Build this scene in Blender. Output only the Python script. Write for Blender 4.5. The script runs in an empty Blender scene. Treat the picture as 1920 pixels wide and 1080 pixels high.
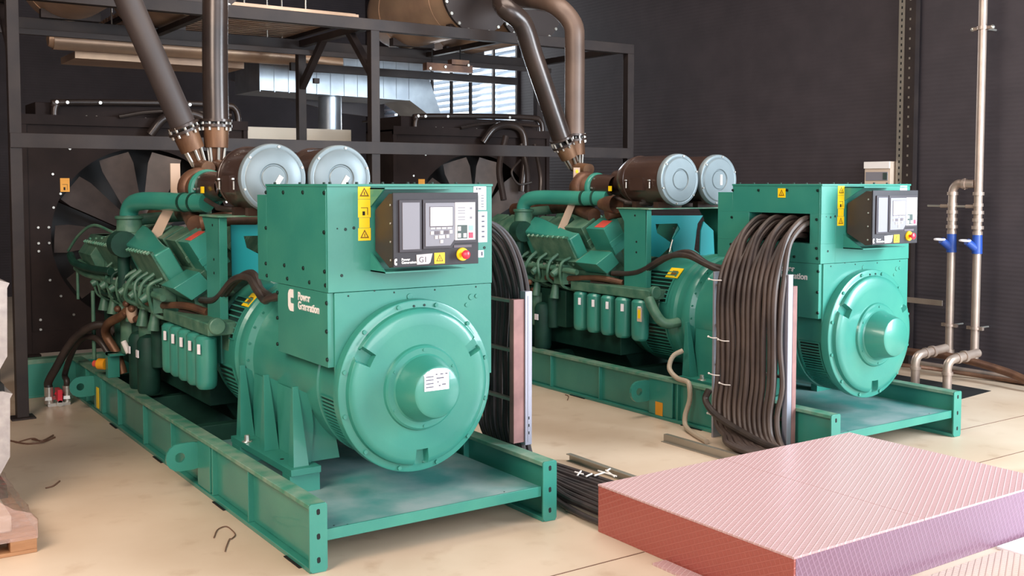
import bpy, bmesh, math, random
from mathutils import Vector, Matrix
random.seed(7)
COL = bpy.context.scene.collection
pi = math.pi

# ---------------------------------------------------------------- camera model
F, PX, PY, HOR, CH = 1970.0, 960.0, 457.0, 345.0, 2.1
pit = math.atan((PY - HOR) / F)
up = Vector((0, math.cos(pit), -math.sin(pit)))
yc = Vector((-385 - PX, PY - HOR, F)).normalized()
yc = (yc - up * yc.dot(up)).normalized()
xc = -(yc.cross(up))
CAM = Vector((-2.22324621, -5.19253237, CH))
def ray(px, py):
    d = Vector((px - PX, -(py - PY), F))
    return Vector((xc.dot(d), yc.dot(d), up.dot(d)))
def at(px, py, ax, val):
    """point of the photographed place on the plane ax = val"""
    d = ray(px, py); i = 'xyz'.index(ax)
    return CAM + d * ((val - CAM[i]) / d[i])

# ---------------------------------------------------------------- materials
def lin(c):
    return tuple(((v/255)/12.92 if v/255 <= .04045 else ((v/255+.055)/1.055)**2.4) for v in c) + (1,)
def mat(name, rgb, rough=.5, metal=0, rgb2=None, nscale=6, detail=5, bump=0, bscale=40, coat=0, spec=.5, lo=.35, hi=.7, stretch=None, emit=None):
    m = bpy.data.materials.new(name); m.use_nodes = True
    nt = m.node_tree; b = nt.nodes['Principled BSDF']
    b.inputs['Base Color'].default_value = lin(rgb)
    b.inputs['Roughness'].default_value = rough; b.inputs['Metallic'].default_value = metal
    b.inputs['Coat Weight'].default_value = coat; b.inputs['Specular IOR Level'].default_value = spec
    tc = nt.nodes.new('ShaderNodeTexCoord'); src = tc.outputs['Object']
    if stretch:
        mp = nt.nodes.new('ShaderNodeMapping'); mp.inputs['Scale'].default_value = stretch
        nt.links.new(src, mp.inputs['Vector']); src = mp.outputs['Vector']
    if rgb2:
        n = nt.nodes.new('ShaderNodeTexNoise'); n.inputs['Scale'].default_value = nscale; n.inputs['Detail'].default_value = detail
        nt.links.new(src, n.inputs['Vector'])
        r = nt.nodes.new('ShaderNodeValToRGB')
        r.color_ramp.elements[0].position = lo; r.color_ramp.elements[1].position = hi
        r.color_ramp.elements[0].color = lin(rgb); r.color_ramp.elements[1].color = lin(rgb2)
        nt.links.new(n.outputs['Fac'], r.inputs['Fac']); nt.links.new(r.outputs['Color'], b.inputs['Base Color'])
    if bump:
        n2 = nt.nodes.new('ShaderNodeTexNoise'); n2.inputs['Scale'].default_value = bscale; n2.inputs['Detail'].default_value = 4
        nt.links.new(src, n2.inputs['Vector'])
        bp = nt.nodes.new('ShaderNodeBump'); bp.inputs['Strength'].default_value = bump; bp.inputs['Distance'].default_value = .01
        nt.links.new(n2.outputs['Fac'], bp.inputs['Height']); nt.links.new(bp.outputs['Normal'], b.inputs['Normal'])
    if emit:
        b.inputs['Emission Color'].default_value = lin(rgb); b.inputs['Emission Strength'].default_value = emit
    return m
M = {}
M['green'] = mat('green_paint', (46,124,110), .34, 0, (58,134,116), 3, bump=.04, bscale=60, coat=.25)
M['engine'] = mat('engine_green', (54,98,80), .45, 0, (90,124,102), 9, bump=.15, bscale=70)
M['dustgreen'] = mat('dusty_green', (58,124,100), .6, 0, (128,148,128), 7, bump=.08, bscale=50)
M['deck'] = mat('deck_green', (62,128,122), .5, 0, (140,156,156), 2.6, bump=.08)
M['darkgreen'] = mat('dark_green', (15,50,41), .6, 0, (24,64,52), 8, spec=.3)  # green darkened to hold the shade around the lower engine
M['teal'] = mat('teal_paint', (16,136,140), .4)
M['black'] = mat('black_steel', (31,22,21), .75, 0, (42,31,29), 3, bump=.05, spec=.2)
M['frame'] = mat('frame_steel', (41,33,33), .55, .1, (54,44,41), 4, bump=.06, spec=.35)
M['hole'] = mat('dark_hole', (6,6,7), .8)
M['bolt'] = mat('bolt_dark', (18,40,34), .4, .3)
M['zinc'] = mat('zinc_bolt', (205,200,192), .3, .8)
M['white'] = mat('white_print', (236,228,224), .5)
M['paper'] = mat('paper_label', (240,234,238), .5, 0, (228,220,224), 20)
M['ink'] = mat('ink', (90,88,100), .6)
M['yellow'] = mat('yellow_sticker', (246,204,20), .45)
M['orange'] = mat('orange_sticker', (226,150,30), .45)
M['amberink'] = mat('sticker_ink', (120,80,10), .6)
M['panel'] = mat('panel_black', (38,32,36), .5, 0, (46,40,44), 10, spec=.4)
M['panelside'] = mat('panel_side', (52,42,40), .45, 0, (72,52,42), 2)
M['pgrey'] = mat('panel_grey', (128,124,131), .5)
M['pbezel'] = mat('panel_bezel', (92,80,86), .45)
M['pdark'] = mat('panel_frame', (48,38,44), .45)
M['plight'] = mat('panel_light', (184,176,175), .5)
M['screen'] = mat('screen', (250,248,246), .3, emit=.3)
M['keydark'] = mat('key_dark', (60,72,68), .5)
M['keyblue'] = mat('key_blue', (140,190,212), .5)
M['keyred'] = mat('key_red', (206,60,84), .5)
M['red'] = mat('red_plastic', (214,44,62), .3)
M['redlabel'] = mat('red_label', (206,78,66), .5)
M['capA'] = mat('filter_lid', (116,126,130), .38, .2, (126,136,140), 4)
M['fbody'] = mat('filter_housing', (62,44,38), .3, .1, (74,54,46), 3, coat=.3)
M['turbo'] = mat('turbo_iron', (86,58,46), .5, .4, (120,84,62), 7, bump=.15)
M['rust'] = mat('rusty_lagging', (88,58,42), .5, .5, (146,108,80), 5, bump=.2, stretch=(1,1,.25))
M['exh'] = mat('exhaust_pipe_brown', (50,42,40), .27, .3, (70,56,50), 2, bump=.04)
M['exhmatt'] = mat('exhaust_matt', (56,47,46), .5, .1, (66,55,52), 2)
M['exhtan'] = mat('exhaust_tan', (84,66,57), .45, .2, (112,90,78), 1.6)
M['muff'] = mat('muffler_steel', (176,144,122), .36, .45, (206,170,140), 2.2, bump=.05)
M['muffshade'] = mat('muffler_end_shade', (58,48,46), .5, .4)  # muffler colour darkened to paint in the unlit end face
M['galv'] = mat('galvanised', (176,184,194), .34, .75, (196,204,212), 5)
M['alu'] = mat('aluminium', (166,164,176), .35, .5)
M['hood'] = mat('dull_sheet', (84,76,76), .5, .4)
M['raila'] = mat('dusty_rail', (128,92,88), .55, .2, (166,120,114), 5)
M['strip'] = mat('metal_strip', (170,160,148), .4, .7)
M['cable'] = mat('black_cable', (34,28,30), .5, 0, (62,50,48), 6, bump=.1, bscale=20)
M['dcable'] = mat('dusty_cable', (54,43,41), .5, 0, (92,75,67), 2.2, bump=.1, bscale=20)
M['hose'] = mat('rubber_hose', (42,34,32), .45, 0, (62,50,44), 8)
M['tie'] = mat('nylon_tie', (226,216,210), .5)
M['beige'] = mat('beige_strip', (196,166,144), .5)
M['flex'] = mat('beige_conduit', (176,158,138), .5, bump=.3, bscale=90)
M['wallp'] = mat('pipe_steel', (170,148,136), .36, .55, (188,168,154), 5)
M['blue'] = mat('blue_valve', (38,72,150), .4)
M['boxbeige'] = mat('beige_box', (206,184,166), .5)
M['fan'] = mat('fan_blade', (74,64,62), .5, .2, (92,80,76), 5)
M['core'] = mat('radiator_core', (26,20,20), .6, .2)
M['wood'] = mat('pallet_wood', (170,122,84), .7, 0, (140,94,60), 3, stretch=(1,6,6), bump=.15)
M['debris'] = mat('debris_brown', (110,78,62), .6)
M['lagwhite'] = mat('white_trunking', (244,232,214), .5)
def film_mat():
    m = bpy.data.materials.new('stretch_film'); m.use_nodes = True
    nt = m.node_tree; b = nt.nodes['Principled BSDF']
    b.inputs['Base Color'].default_value = lin((186,152,140)); b.inputs['Roughness'].default_value = .18
    b.inputs['Alpha'].default_value = .5; b.inputs['Coat Weight'].default_value = .6
    n = nt.nodes.new('ShaderNodeTexNoise'); n.inputs['Scale'].default_value = 9; n.inputs['Detail'].default_value = 3
    bp = nt.nodes.new('ShaderNodeBump'); bp.inputs['Strength'].default_value = .5; bp.inputs['Distance'].default_value = .03
    nt.links.new(n.outputs['Fac'], bp.inputs['Height']); nt.links.new(bp.outputs['Normal'], b.inputs['Normal'])
    return m
M['film'] = film_mat()
def floor_mat():
    m = mat('floor_screed', (196,170,146), .42, 0, (214,192,170), .9, 8, spec=.35)
    nt = m.node_tree; b = nt.nodes['Principled BSDF']
    ramp = [n for n in nt.nodes if n.type == 'VALTORGB'][0]
    tc = [n for n in nt.nodes if n.type == 'TEX_COORD'][0]
    n = nt.nodes.new('ShaderNodeTexNoise'); n.inputs['Scale'].default_value = 4.2; n.inputs['Detail'].default_value = 7
    nt.links.new(tc.outputs['Object'], n.inputs['Vector'])
    r = nt.nodes.new('ShaderNodeValToRGB'); r.color_ramp.elements[0].position = .58; r.color_ramp.elements[1].position = .90
    r.color_ramp.elements[0].color = (1,1,1,1); r.color_ramp.elements[1].color = (.70,.60,.53,1)
    mx = nt.nodes.new('ShaderNodeMix'); mx.data_type = 'RGBA'; mx.blend_type = 'MULTIPLY'; mx.inputs[0].default_value = 1
    nt.links.new(n.outputs['Fac'], r.inputs['Fac']); nt.links.new(ramp.outputs['Color'], mx.inputs[6]); nt.links.new(r.outputs['Color'], mx.inputs[7])
    nt.links.new(mx.outputs[2], b.inputs['Base Color'])
    return m
M['floor'] = floor_mat()
def wall_mat():
    m = mat('dark_ribbed_wall', (54,46,50), .7, 0, (62,53,57), 3)
    nt = m.node_tree; b = nt.nodes['Principled BSDF']
    tc = [n for n in nt.nodes if n.type == 'TEX_COORD'][0]
    mp = nt.nodes.new('ShaderNodeMapping'); mp.inputs['Scale'].default_value = (1, 1, 1)
    w = nt.nodes.new('ShaderNodeTexWave'); w.wave_type = 'BANDS'; w.bands_direction = 'Z'
    w.inputs['Scale'].default_value = 6.5; w.inputs['Distortion'].default_value = 1.2; w.inputs['Detail'].default_value = 3; w.inputs['Detail Scale'].default_value = 3
    nt.links.new(tc.outputs['Object'], w.inputs['Vector'])
    bp = nt.nodes.new('ShaderNodeBump'); bp.inputs['Strength'].default_value = .09; bp.inputs['Distance'].default_value = .02
    nt.links.new(w.outputs['Fac'], bp.inputs['Height']); nt.links.new(bp.outputs['Normal'], b.inputs['Normal'])
    return m
M['wall'] = wall_mat()
M['wrap'] = mat('wrapped_white', (176,166,162), .3, 0, (150,140,138), 14, bump=.3, bscale=12, coat=.4)
M['ceil'] = mat('dark_ceiling', (44,40,42), .7)
def ply_mat(name, base, line, ang):
    m = bpy.data.materials.new(name); m.use_nodes = True
    nt = m.node_tree; b = nt.nodes['Principled BSDF']
    b.inputs['Roughness'].default_value = .33; b.inputs['Specular IOR Level'].default_value = .6
    tc = nt.nodes.new('ShaderNodeTexCoord')
    outs = []
    for k, a in enumerate((ang, ang + pi/2)):
        mp = nt.nodes.new('ShaderNodeMapping'); mp.inputs['Rotation'].default_value = (a if name.endswith('side_x') else 0, a if name.endswith('side_y') else 0, a if name.endswith('top') else 0)
        nt.links.new(tc.outputs['Object'], mp.inputs['Vector'])
        w = nt.nodes.new('ShaderNodeTexWave'); w.wave_type = 'BANDS'; w.bands_direction = {'top':'X','side_x':'Z','side_y':'X'}[name.split('ply_')[1]]
        w.inputs['Scale'].default_value = 10; w.inputs['Distortion'].default_value = .1
        nt.links.new(mp.outputs['Vector'], w.inputs['Vector'])
        r = nt.nodes.new('ShaderNodeValToRGB'); r.color_ramp.elements[0].position = .8; r.color_ramp.elements[1].position = .97
        r.color_ramp.elements[1].color = (1 if k == 0 else .45,)*3 + (1,)
        nt.links.new(w.outputs['Fac'], r.inputs['Fac']); outs.append(r.outputs['Color'])
    mx = nt.nodes.new('ShaderNodeMath'); mx.operation = 'MAXIMUM'
    nt.links.new(outs[0], mx.inputs[0]); nt.links.new(outs[1], mx.inputs[1])
    c = nt.nodes.new('ShaderNodeMix'); c.data_type = 'RGBA'; c.inputs[6].default_value = lin(base); c.inputs[7].default_value = lin(line)
    nt.links.new(mx.outputs[0], c.inputs[0]); nt.links.new(c.outputs[2], b.inputs['Base Color'])
    bp = nt.nodes.new('ShaderNodeBump'); bp.inputs['Strength'].default_value = .5; bp.inputs['Distance'].default_value = .004
    nt.links.new(mx.outputs[0], bp.inputs['Height']); nt.links.new(bp.outputs['Normal'], b.inputs['Normal'])
    return m
M['plytop_lit'] = ply_mat('ply_top', (192,152,152), (210,176,175), math.radians(62))  # same ply, base whitened to hold the haze of reflected light
M['plysx'] = ply_mat('ply_side_x', (158,78,68), (170,92,82), math.radians(25))
M['plysy_lit'] = ply_mat('ply_side_y', (124,88,106), (148,112,130), math.radians(25))  # same ply, bluish daylight on the front put into its lilac base
M['plybeige'] = ply_mat('pale_ply_top', (196,168,152), (170,138,122), math.radians(62))

# ---------------------------------------------------------------- mesh builder
class MB:
    def __init__(s, *mats):
        s.bm = bmesh.new(); s.mats = list(mats) or ['green']; s.mi = 0
    def use(s, name):
        if name not in s.mats: s.mats.append(name)
        s.mi = s.mats.index(name); return s
    def _f(s, vs):
        try:
            f = s.bm.faces.new(vs); f.material_index = s.mi; return f
        except ValueError: return None
    def box(s, x0, y0, z0, x1, y1, z1):
        v = [s.bm.verts.new((x, y, z)) for x in (x0, x1) for y in (y0, y1) for z in (z0, z1)]
        for q in ((0,1,3,2),(4,6,7,5),(0,4,5,1),(2,3,7,6),(0,2,6,4),(1,5,7,3)): s._f([v[i] for i in q])
        return s
    def prism(s, poly, ax, a, b):
        def P(p, t): return {'x': (t, p[0], p[1]), 'y': (p[0], t, p[1]), 'z': (p[0], p[1], t)}[ax]
        A = [s.bm.verts.new(P(p, a)) for p in poly]; B = [s.bm.verts.new(P(p, b)) for p in poly]
        s._f(A); s._f(B[::-1]); n = len(poly)
        for i in range(n): s._f([A[i], B[i], B[(i+1) % n], A[(i+1) % n]])
        return s
    def hexa(s, a, b):
        """a, b: two quads (4 points each) joined into a solid"""
        A = [s.bm.verts.new(p) for p in a]; B = [s.bm.verts.new(p) for p in b]
        s._f(A); s._f(B[::-1]); n = len(A)
        for i in range(n): s._f([A[i], B[i], B[(i+1) % n], A[(i+1) % n]])
        return s
    def sweep(s, pts, rs, n=12, caps=True):
        pts = [Vector(p) for p in pts]; rings = []
        t0 = (pts[1] - pts[0]).normalized()
        nrm = t0.orthogonal().normalized()
        for i, p in enumerate(pts):
            t = ((pts[min(i+1, len(pts)-1)] - pts[max(i-1, 0)])).normalized()
            nrm = (nrm - t * nrm.dot(t)).normalized(); bn = t.cross(nrm)
            r = rs[i] if isinstance(rs, (list, tuple)) else rs
            rings.append([s.bm.verts.new(p + (nrm*math.cos(2*pi*k/n) + bn*math.sin(2*pi*k/n))*r) for k in range(n)])
        for a, b in zip(rings, rings[1:]):
            for k in range(n): s._f([a[k], a[(k+1) % n], b[(k+1) % n], b[k]])
        if caps: s._f(rings[0][::-1]); s._f(rings[-1])
        return s
    def cyl(s, p0, p1, r0, r1=None, n=20, caps=True):
        return s.sweep([p0, p1], [r0, r0 if r1 is None else r1], n, caps)
    def tube(s, pts, r, n=10, sub=6):
        P = [Vector(p) for p in pts]
        if len(P) < 3: return s.sweep(P, r, n)
        Q = [P[0]*2 - P[1]] + P + [P[-1]*2 - P[-2]]; out = []
        for i in range(1, len(Q)-2):
            for k in range(sub):
                t = k/sub; a, b, c, d = Q[i-1], Q[i], Q[i+1], Q[i+2]
                out.append(.5*((2*b) + (c-a)*t + (2*a-5*b+4*c-d)*t*t + (3*b-a-3*c+d)*t**3))
        out.append(P[-1]); return s.sweep(out, r, n)
    def lathe(s, prof, c, ax='y', n=64, fn=None, a0=0, a1=2*pi):
        """prof: (radius, position along axis); fn(angle, r, t) may change t"""
        full = abs(a1 - a0 - 2*pi) < 1e-6; m = n if full else n+1; rings = []
        for r, t in prof:
            row = []
            for k in range(m):
                a = a0 + (a1-a0)*k/n; tt = fn(a, r, t) if fn else t
                u, v = r*math.cos(a), r*math.sin(a)
                p = {'y': (c[0]+u, c[1]+tt, c[2]+v), 'x': (c[0]+tt, c[1]+u, c[2]+v), 'z': (c[0]+u, c[1]+v, c[2]+tt)}[ax]
                row.append(s.bm.verts.new(p))
                if r == 0: row = [row[0]]*m; break
            rings.append(row)
        for a, b in zip(rings, rings[1:]):
            for k in range(n):
                k2 = (k+1) % m
                vs = []
                for v in (a[k], a[k2], b[k2], b[k]):
                    if v not in vs: vs.append(v)
                if len(vs) > 2: s._f(vs)
        return s
    def bolt(s, p, d, r=.012, h=.008, n=6):
        p = Vector(p); return s.cyl(p, p + Vector(d)*h, r, r*.9, n)
    def ball(s, p, r, sc=(1,1,1)):
        x = bmesh.ops.create_uvsphere(s.bm, u_segments=16, v_segments=10, radius=r, matrix=Matrix.Translation(p) @ Matrix.Diagonal((*sc, 1)))
        for v in x['verts']:
            for f in v.link_faces: f.material_index = s.mi
        return s
    def torus(s, c, ax, R, r, n=32, m=8):
        pts = []
        for k in range(n+1):
            a = 2*pi*k/n; u, v = R*math.cos(a), R*math.sin(a)
            pts.append({'y': (c[0]+u, c[1], c[2]+v), 'x': (c[0], c[1]+u, c[2]+v), 'z': (c[0]+u, c[1]+v, c[2])}[ax])
        return s.sweep(pts, r, m, False)
def deform_none(v): return v
DEF = [deform_none]
def build(name, mb, parent=None, label=None, bevel=0, origin=None, smooth=35):
    bmesh.ops.recalc_face_normals(mb.bm, faces=mb.bm.faces)
    if parent is not None:
        for v in mb.bm.verts: v.co = DEF[0](v.co)
    if origin is not None: bmesh.ops.translate(mb.bm, verts=mb.bm.verts, vec=-Vector(origin))
    me = bpy.data.meshes.new(name); mb.bm.to_mesh(me); mb.bm.free()
    for n in mb.mats: me.materials.append(M[n])
    for p in me.polygons: p.use_smooth = True
    me.set_sharp_from_angle(angle=math.radians(smooth))
    o = bpy.data.objects.new(name, me); COL.objects.link(o)
    if origin is not None: o.location = origin
    if parent: o.parent = parent
    if label: o['label'] = label
    if bevel:
        b = o.modifiers.new('bevel', 'BEVEL'); b.width = bevel; b.segments = 2; b.limit_method = 'ANGLE'; b.angle_limit = math.radians(40)
    return o
def tag(o, label, cat, group=None):
    o['label'] = label; o['category'] = cat
    if group: o['group'] = group
    return o
def empty(name, loc, label, cat, group=None):
    o = bpy.data.objects.new(name, None); COL.objects.link(o); o.location = loc; o.empty_display_size = .1
    return tag(o, label, cat, group)
def struct(name, mb):
    o = build(name, mb); o['kind'] = 'structure'; return o
def text(name, body, size, loc, face, matn, parent=None, bold=.0, sx=1):
    cu = bpy.data.curves.new(name, 'FONT'); cu.body = body; cu.size = size; cu.extrude = .0012; cu.offset = bold; cu.space_line = .82
    tmp = bpy.data.objects.new(name + '_tmp', cu); COL.objects.link(tmp)
    dg = bpy.context.evaluated_depsgraph_get(); dg.update()
    me = bpy.data.meshes.new_from_object(tmp.evaluated_get(dg)); bpy.data.objects.remove(tmp)
    me.name = name; me.materials.clear(); me.materials.append(M[matn])
    R = Matrix(((1,0,0),(0,0,-1),(0,1,0))) if face == 'front' else Matrix(((0,0,-1),(-1,0,0),(0,1,0)))
    me.transform(Matrix.Translation(loc) @ R.to_4x4() @ Matrix.Diagonal((sx, 1, 1, 1)))
    o = bpy.data.objects.new(name, me); COL.objects.link(o)
    if parent: o.parent = parent
    return o

# ================================================================= SETTING
XW, YB, XL, YF, ZC = 8.4, 16.2, -5.0, -9.0, 6.2
struct('floor', MB('floor').box(XL, YF, -.1, XW+.3, YB, 0))
w = MB('wall')
LY0, LY1, LZ0, LZ1 = 10.2, 15.4, 3.0, 4.75
w.box(XW, YF, 0, XW+.3, LY0, ZC); w.box(XW, LY1, 0, XW+.3, YB, ZC)
w.box(XW, LY0, 0, XW+.3, LY1, LZ0); w.box(XW, LY0, LZ1, XW+.3, LY1, ZC)
struct('wall_right', w)
struct('wall_back', MB('wall').box(XL, YB, 0, XW+.3, YB+.3, ZC))
struct('wall_left', MB('wall').box(XL-.3, YF, 0, XL, YB, ZC))
struct('ceiling', MB('ceil').box(XL-.3, YF, ZC, XW+.3, YB+.3, ZC+.2))
# louvre opening in the right wall
m = MB('galv')
z = LZ0 + .04
while z < LZ1:
    m.prism([(XW+.02, z-.03), (XW+.035, z-.03), (XW+.13, z+.055), (XW+.115, z+.055)], 'y', LY0, LY1); z += .118
lv = MB('frame')
for y in (LY0, 10.96, 11.75, 12.45, 13.2, 13.9, 14.6, LY1-.06): lv.box(XW-.03, y, LZ0, XW+.015, y+.05, LZ1)
lv.box(XW-.03, LY0, LZ0-.04, XW+.02, LY1, LZ0); lv.box(XW-.03, LY0, LZ1, XW+.02, LY1, LZ1+.04)
win = struct('window_1', lv)
sl = build('louvre_slats', m, win)
# slab joints
j = MB('debris'); j.box(-.5, -.752, 0, 1.72, -.745, .0025); j.box(5.76, -.02, 0, 8.3, -.013, .0025); j.box(4.6, -.72, 0, 8.3, -.713, .0025)
struct('trim_1', j)
# floor trench opening by the right wall
struct('trim_2', MB('hole').prism([(7.0, .72), (7.75, .80), (7.75, 2.6), (7.0, 2.6)], 'z', .0005, .004))
struct('baseboard_right', MB('wallp').tube([(8.34, 7, .05), (8.33, 3, .05), (8.34, 1, .05), (8.33, -2, .05)], .035))

# ================================================================= GENERATOR SET
CX, CZ = .83, .89          # alternator axis (x, z)
def sticker(name, x0, x1, z0, z1, y, parent, tri=True, base='yellow', face='front', label=None, flame=False):
    m = MB(base)
    def B(a, b, c, d, t0, t1):
        if face == 'front': m.box(a, y-t1, c, b, y-t0, d)
        else: m.box(y-t1, a, c, y-t0, b, d)
    B(x0, x1, z0, z1, 0, .0025)
    m.use('amberink'); w_, h_ = abs(x1-x0), z1-z0; cx = (x0+x1)/2; s_ = min(w_, h_)
    def T(c, zb, s, t0, t1):
        m.prism([(c-s*.5, zb), (c+s*.5, zb), (c, zb+s*.87)], 'y' if face == 'front' else 'x', y-t1, y-t0)
    if tri:
        zb = z0 + h_*.5 - s_*.3
        T(cx, zb, s_*.78, .0025, .0035); m.use(base); T(cx, zb+s_*.09, s_*.48, .0035, .0042); m.use('amberink')
        B(cx-s_*.04, cx+s_*.04, zb+s_*.12, zb+s_*.36, .0042, .005)
    if flame:
        B(cx-w_*.28, cx+w_*.28, z0+h_*.52, z0+h_*.56, .0025, .0035); B(cx+w_*.22, cx+w_*.28, z0+h_*.14, z0+h_*.54, .0025, .0035)
        m.use('hole'); B(cx-w_*.16, cx+w_*.04, z0+h_*.12, z0+h_*.34, .0025, .0035)
    return build(name, m, parent, label)
def cmark(m, x, z, s, y, face):
    """the letter C mark, height s"""
    out = [(1,1),(.42,1),(.16,.93),(0,.78),(0,.22),(.16,.07),(.42,0),(1,0),(1,.36),(.5,.36),(.44,.42),(.44,.56),(.5,.62),(1,.62)]
    q = [(x + (p[0]*.42*s if face == 'front' else -p[0]*.6*s), z + p[1]*s) for p in out]
    m.prism(q, 'y' if face == 'front' else 'x', y-.003, y)
def grille(mb_name, parent, y0, y1, r, a0, a1, n, label=None):
    """patch of curved slots on the barrel; angles measured on the left side, degrees above horizontal"""
    m = MB('bolt')
    A = lambda d: pi - math.radians(d)
    def patch(ya, yb, d0, d1, ra, rb, k=4):
        pts = []
        for i in range(k+1):
            a = A(d0 + (d1-d0)*i/k); pts.append((CX+ra*math.cos(a), CZ+ra*math.sin(a)))
        for i in range(k, -1, -1):
            a = A(d0 + (d1-d0)*i/k); pts.append((CX+rb*math.cos(a), CZ+rb*math.sin(a)))
        m.prism(pts, 'y', ya, yb)
    patch(y0, y1, a0, a1, r-.004, r+.003, 12)
    m.use('green')
    for i in range(n+1):
        d = a0 + (a1-a0)*i/n; patch(y0-.01, y1+.01, d-.55, d+.55, r, r+.011, 1)
    for yy in (y0-.015, y1): patch(yy, yy+.015, a0, a1, r, r+.011, 12)
    m.use('hole')
    return build(mb_name, m, parent, label)

def genset(off, V, label):
    g = empty('diesel_generator', off, label, 'generator')
    ox, oy = off[0], off[1]
    B = V == 'B'
    def bump(v):
        y = v.y
        if not B: return v
        ks = [(1.4,0),(2.4,.19),(3.6,.25),(5.4,0)]
        dy = 0
        for (a, da), (b, db) in zip(ks, ks[1:]):
            if a <= y <= b: dy = da + (db-da)*(y-a)/(b-a)
        return Vector((v.x, y+dy, v.z))
    DEF[0] = bump
    # ---- skid
    LEN = 6.05
    for side in (0, 1):
        x0, x1 = (0, .105) if side == 0 else (1.55, 1.655)
        m = MB('green')
        wx = .045 if side == 0 else 1.60
        m.box(wx, .01, .03, wx+.014, LEN, .35)                 # web
        m.box(x0+.004, .01, 0, x1-.004, LEN, .028)
        m.use('dustgreen').box(x0+.002, .012, .35, x1-.002, LEN, .377).use('green')
        for y in (.95, 1.62, 2.55, 3.3, 4.1, 4.66, 5.3):
            m.box(x0+.01, y, .028, x1-.01, y+.014, .35)
        for y in (1.68, 4.72): m.box(x0+.012, y, .03, x0+.03, y+.26, .35)   # boxed web near lugs
        rail = build('skid_rail', m, g, bevel=.003)
        m = MB('green')                                        # end plate with slots
        pl = [(x0, .02), (x0+.015, .003), (x1-.012, 0), (x1, .018), (x1, .37), (x1-.01, .38), (x0+.01, .38), (x0, .37)]
        m.prism(pl, 'y', 0, .012); m.use('hole')
        for zc_ in (.07, .2, .335):
            cxx = (x0+x1)/2
            m.prism([(cxx+.011*math.cos(a), zc_+.007*(1 if math.sin(a) > 0 else -1)+.010*math.sin(a)) for a in [2*pi*k/12 for k in range(12)]], 'y', -.001, .002)
        build('end_plate', m, rail, bevel=.002)
        for yl in ((1.93, 4.96) if side == 0 else (1.93,)):    # lifting lugs
            m = MB('green'); sg = -1 if side == 0 else 1; xb = x0+.02 if side == 0 else x1-.02
            # plate standing across the rail, with an eye
            R, n = .075, 16
            cxl, czl = xb + sg*.13, .235
            outer = [(xb, .33), (cxl - sg*.0, .33)] + [(cxl + sg*.095*math.sin(pi*k/8), czl + .095*math.cos(pi*k/8)) for k in range(9)] + [(xb, .14)]
            eye = [(cxl + .034*math.cos(2*pi*k/n), czl + .034*math.sin(2*pi*k/n)) for k in range(n)]
            # ring built as quads between eye and outline
            def edge(a):
                d = Vector((math.cos(a), math.sin(a))); t = 9
                for i in range(len(outer)):
                    p = Vector(outer[i]); q = Vector(outer[(i+1) % len(outer)]); e = q-p; c_ = Vector((cxl, czl))
                    den = d.x*e.y - d.y*e.x
                    if abs(den) < 1e-9: continue
                    tt = ((p.x-c_.x)*e.y - (p.y-c_.y)*e.x)/den; uu = ((p.x-c_.x)*d.y - (p.y-c_.y)*d.x)/den
                    if tt > 0 and -.001 <= uu <= 1.001: t = min(t, tt)
                return (cxl + d.x*t, czl + d.y*t)
            K = 32
            for k in range(K):
                a, b_ = 2*pi*k/K, 2*pi*(k+1)/K
                qa = [(cxl+.034*math.cos(a), czl+.034*math.sin(a)), (cxl+.034*math.cos(b_), czl+.034*math.sin(b_)), edge(b_), edge(a)]
                m.prism(qa, 'y', yl, yl+.022)
            build('lifting_lug', m, rail)
    m = MB('deck'); m.box(.107, .022, .212, 1.548, 2.3, .222); m.use('green')
    m.box(.107, .018, .162, 1.548, .03, .2245)
    m.use('bolt')
    for bx, by in ((.17, .06), (.24, .035), (1.3, .06)): m.bolt((bx, by, .222), (0,0,1), .006, .002)
    build('deck_plate', m, g, bevel=.002)
    for y in (2.35, 3.6, 4.8): build('cross_beam', MB('darkgreen').box(.106, y, .06, 1.549, y+.1, .33), g, bevel=.003)
    m = MB('dustgreen')
    m.use('dustgreen').box(-.42, 5.9, .335, 2.05, 6.05, .38); m.use('green').box(-.42, 5.9, .02, 2.05, 5.92, .335).box(-.42, 5.9, 0, 2.05, 6.05, .02)
    m.box(-.42, 5.9, .02, -.41, 6.05, .335).box(2.04, 5.9, .02, 2.05, 6.05, .335)
    build('outrigger_beam', m, g, bevel=.003)
    # ---- alternator
    alt = MB('green')
    R = .485
    alt.lathe([(.50, .34), (.50, .385), (R, .39), (R, .64), (.497, .645), (.497, .68), (R, .69), (R, 1.74), (.53, 1.76), (.545, 1.79), (.545, 1.83), (.53, 1.85), (.53, 1.9), (.55, 1.92), (.55, 1.96), (.53, 1.98), (.53, 2.42), (.45, 2.44), (.45, 2.5), (0, 2.5)], (CX, 0, CZ), n=96)
    for k in range(28):
        a = 2*pi*k/28
        alt.bolt((CX+.515*math.cos(a), 1.76, CZ+.515*math.sin(a)), (0,-1,0), .011, .012)
    ab = build('alternator', alt, g)
    grille('vent_grille', ab, .41, .60, R, -78, -38, 17)
    grille('vent_grille', ab, .41, .60, R, -34, -6, 10)
    grille('vent_grille', ab, 2.03, 2.33, .53, 12, 46, 8)
    grille('vent_grille', ab, 2.03, 2.33, .53, -50, -10, 10)
    # end cover
    notches = (math.radians(150), math.radians(30), math.radians(270))
    def fn(a, r, t):
        for q in notches:
            d = (a - q + pi) % (2*pi) - pi
            if abs(d)*r < .036 and .375 < r < .485: return .288
        return t
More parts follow.
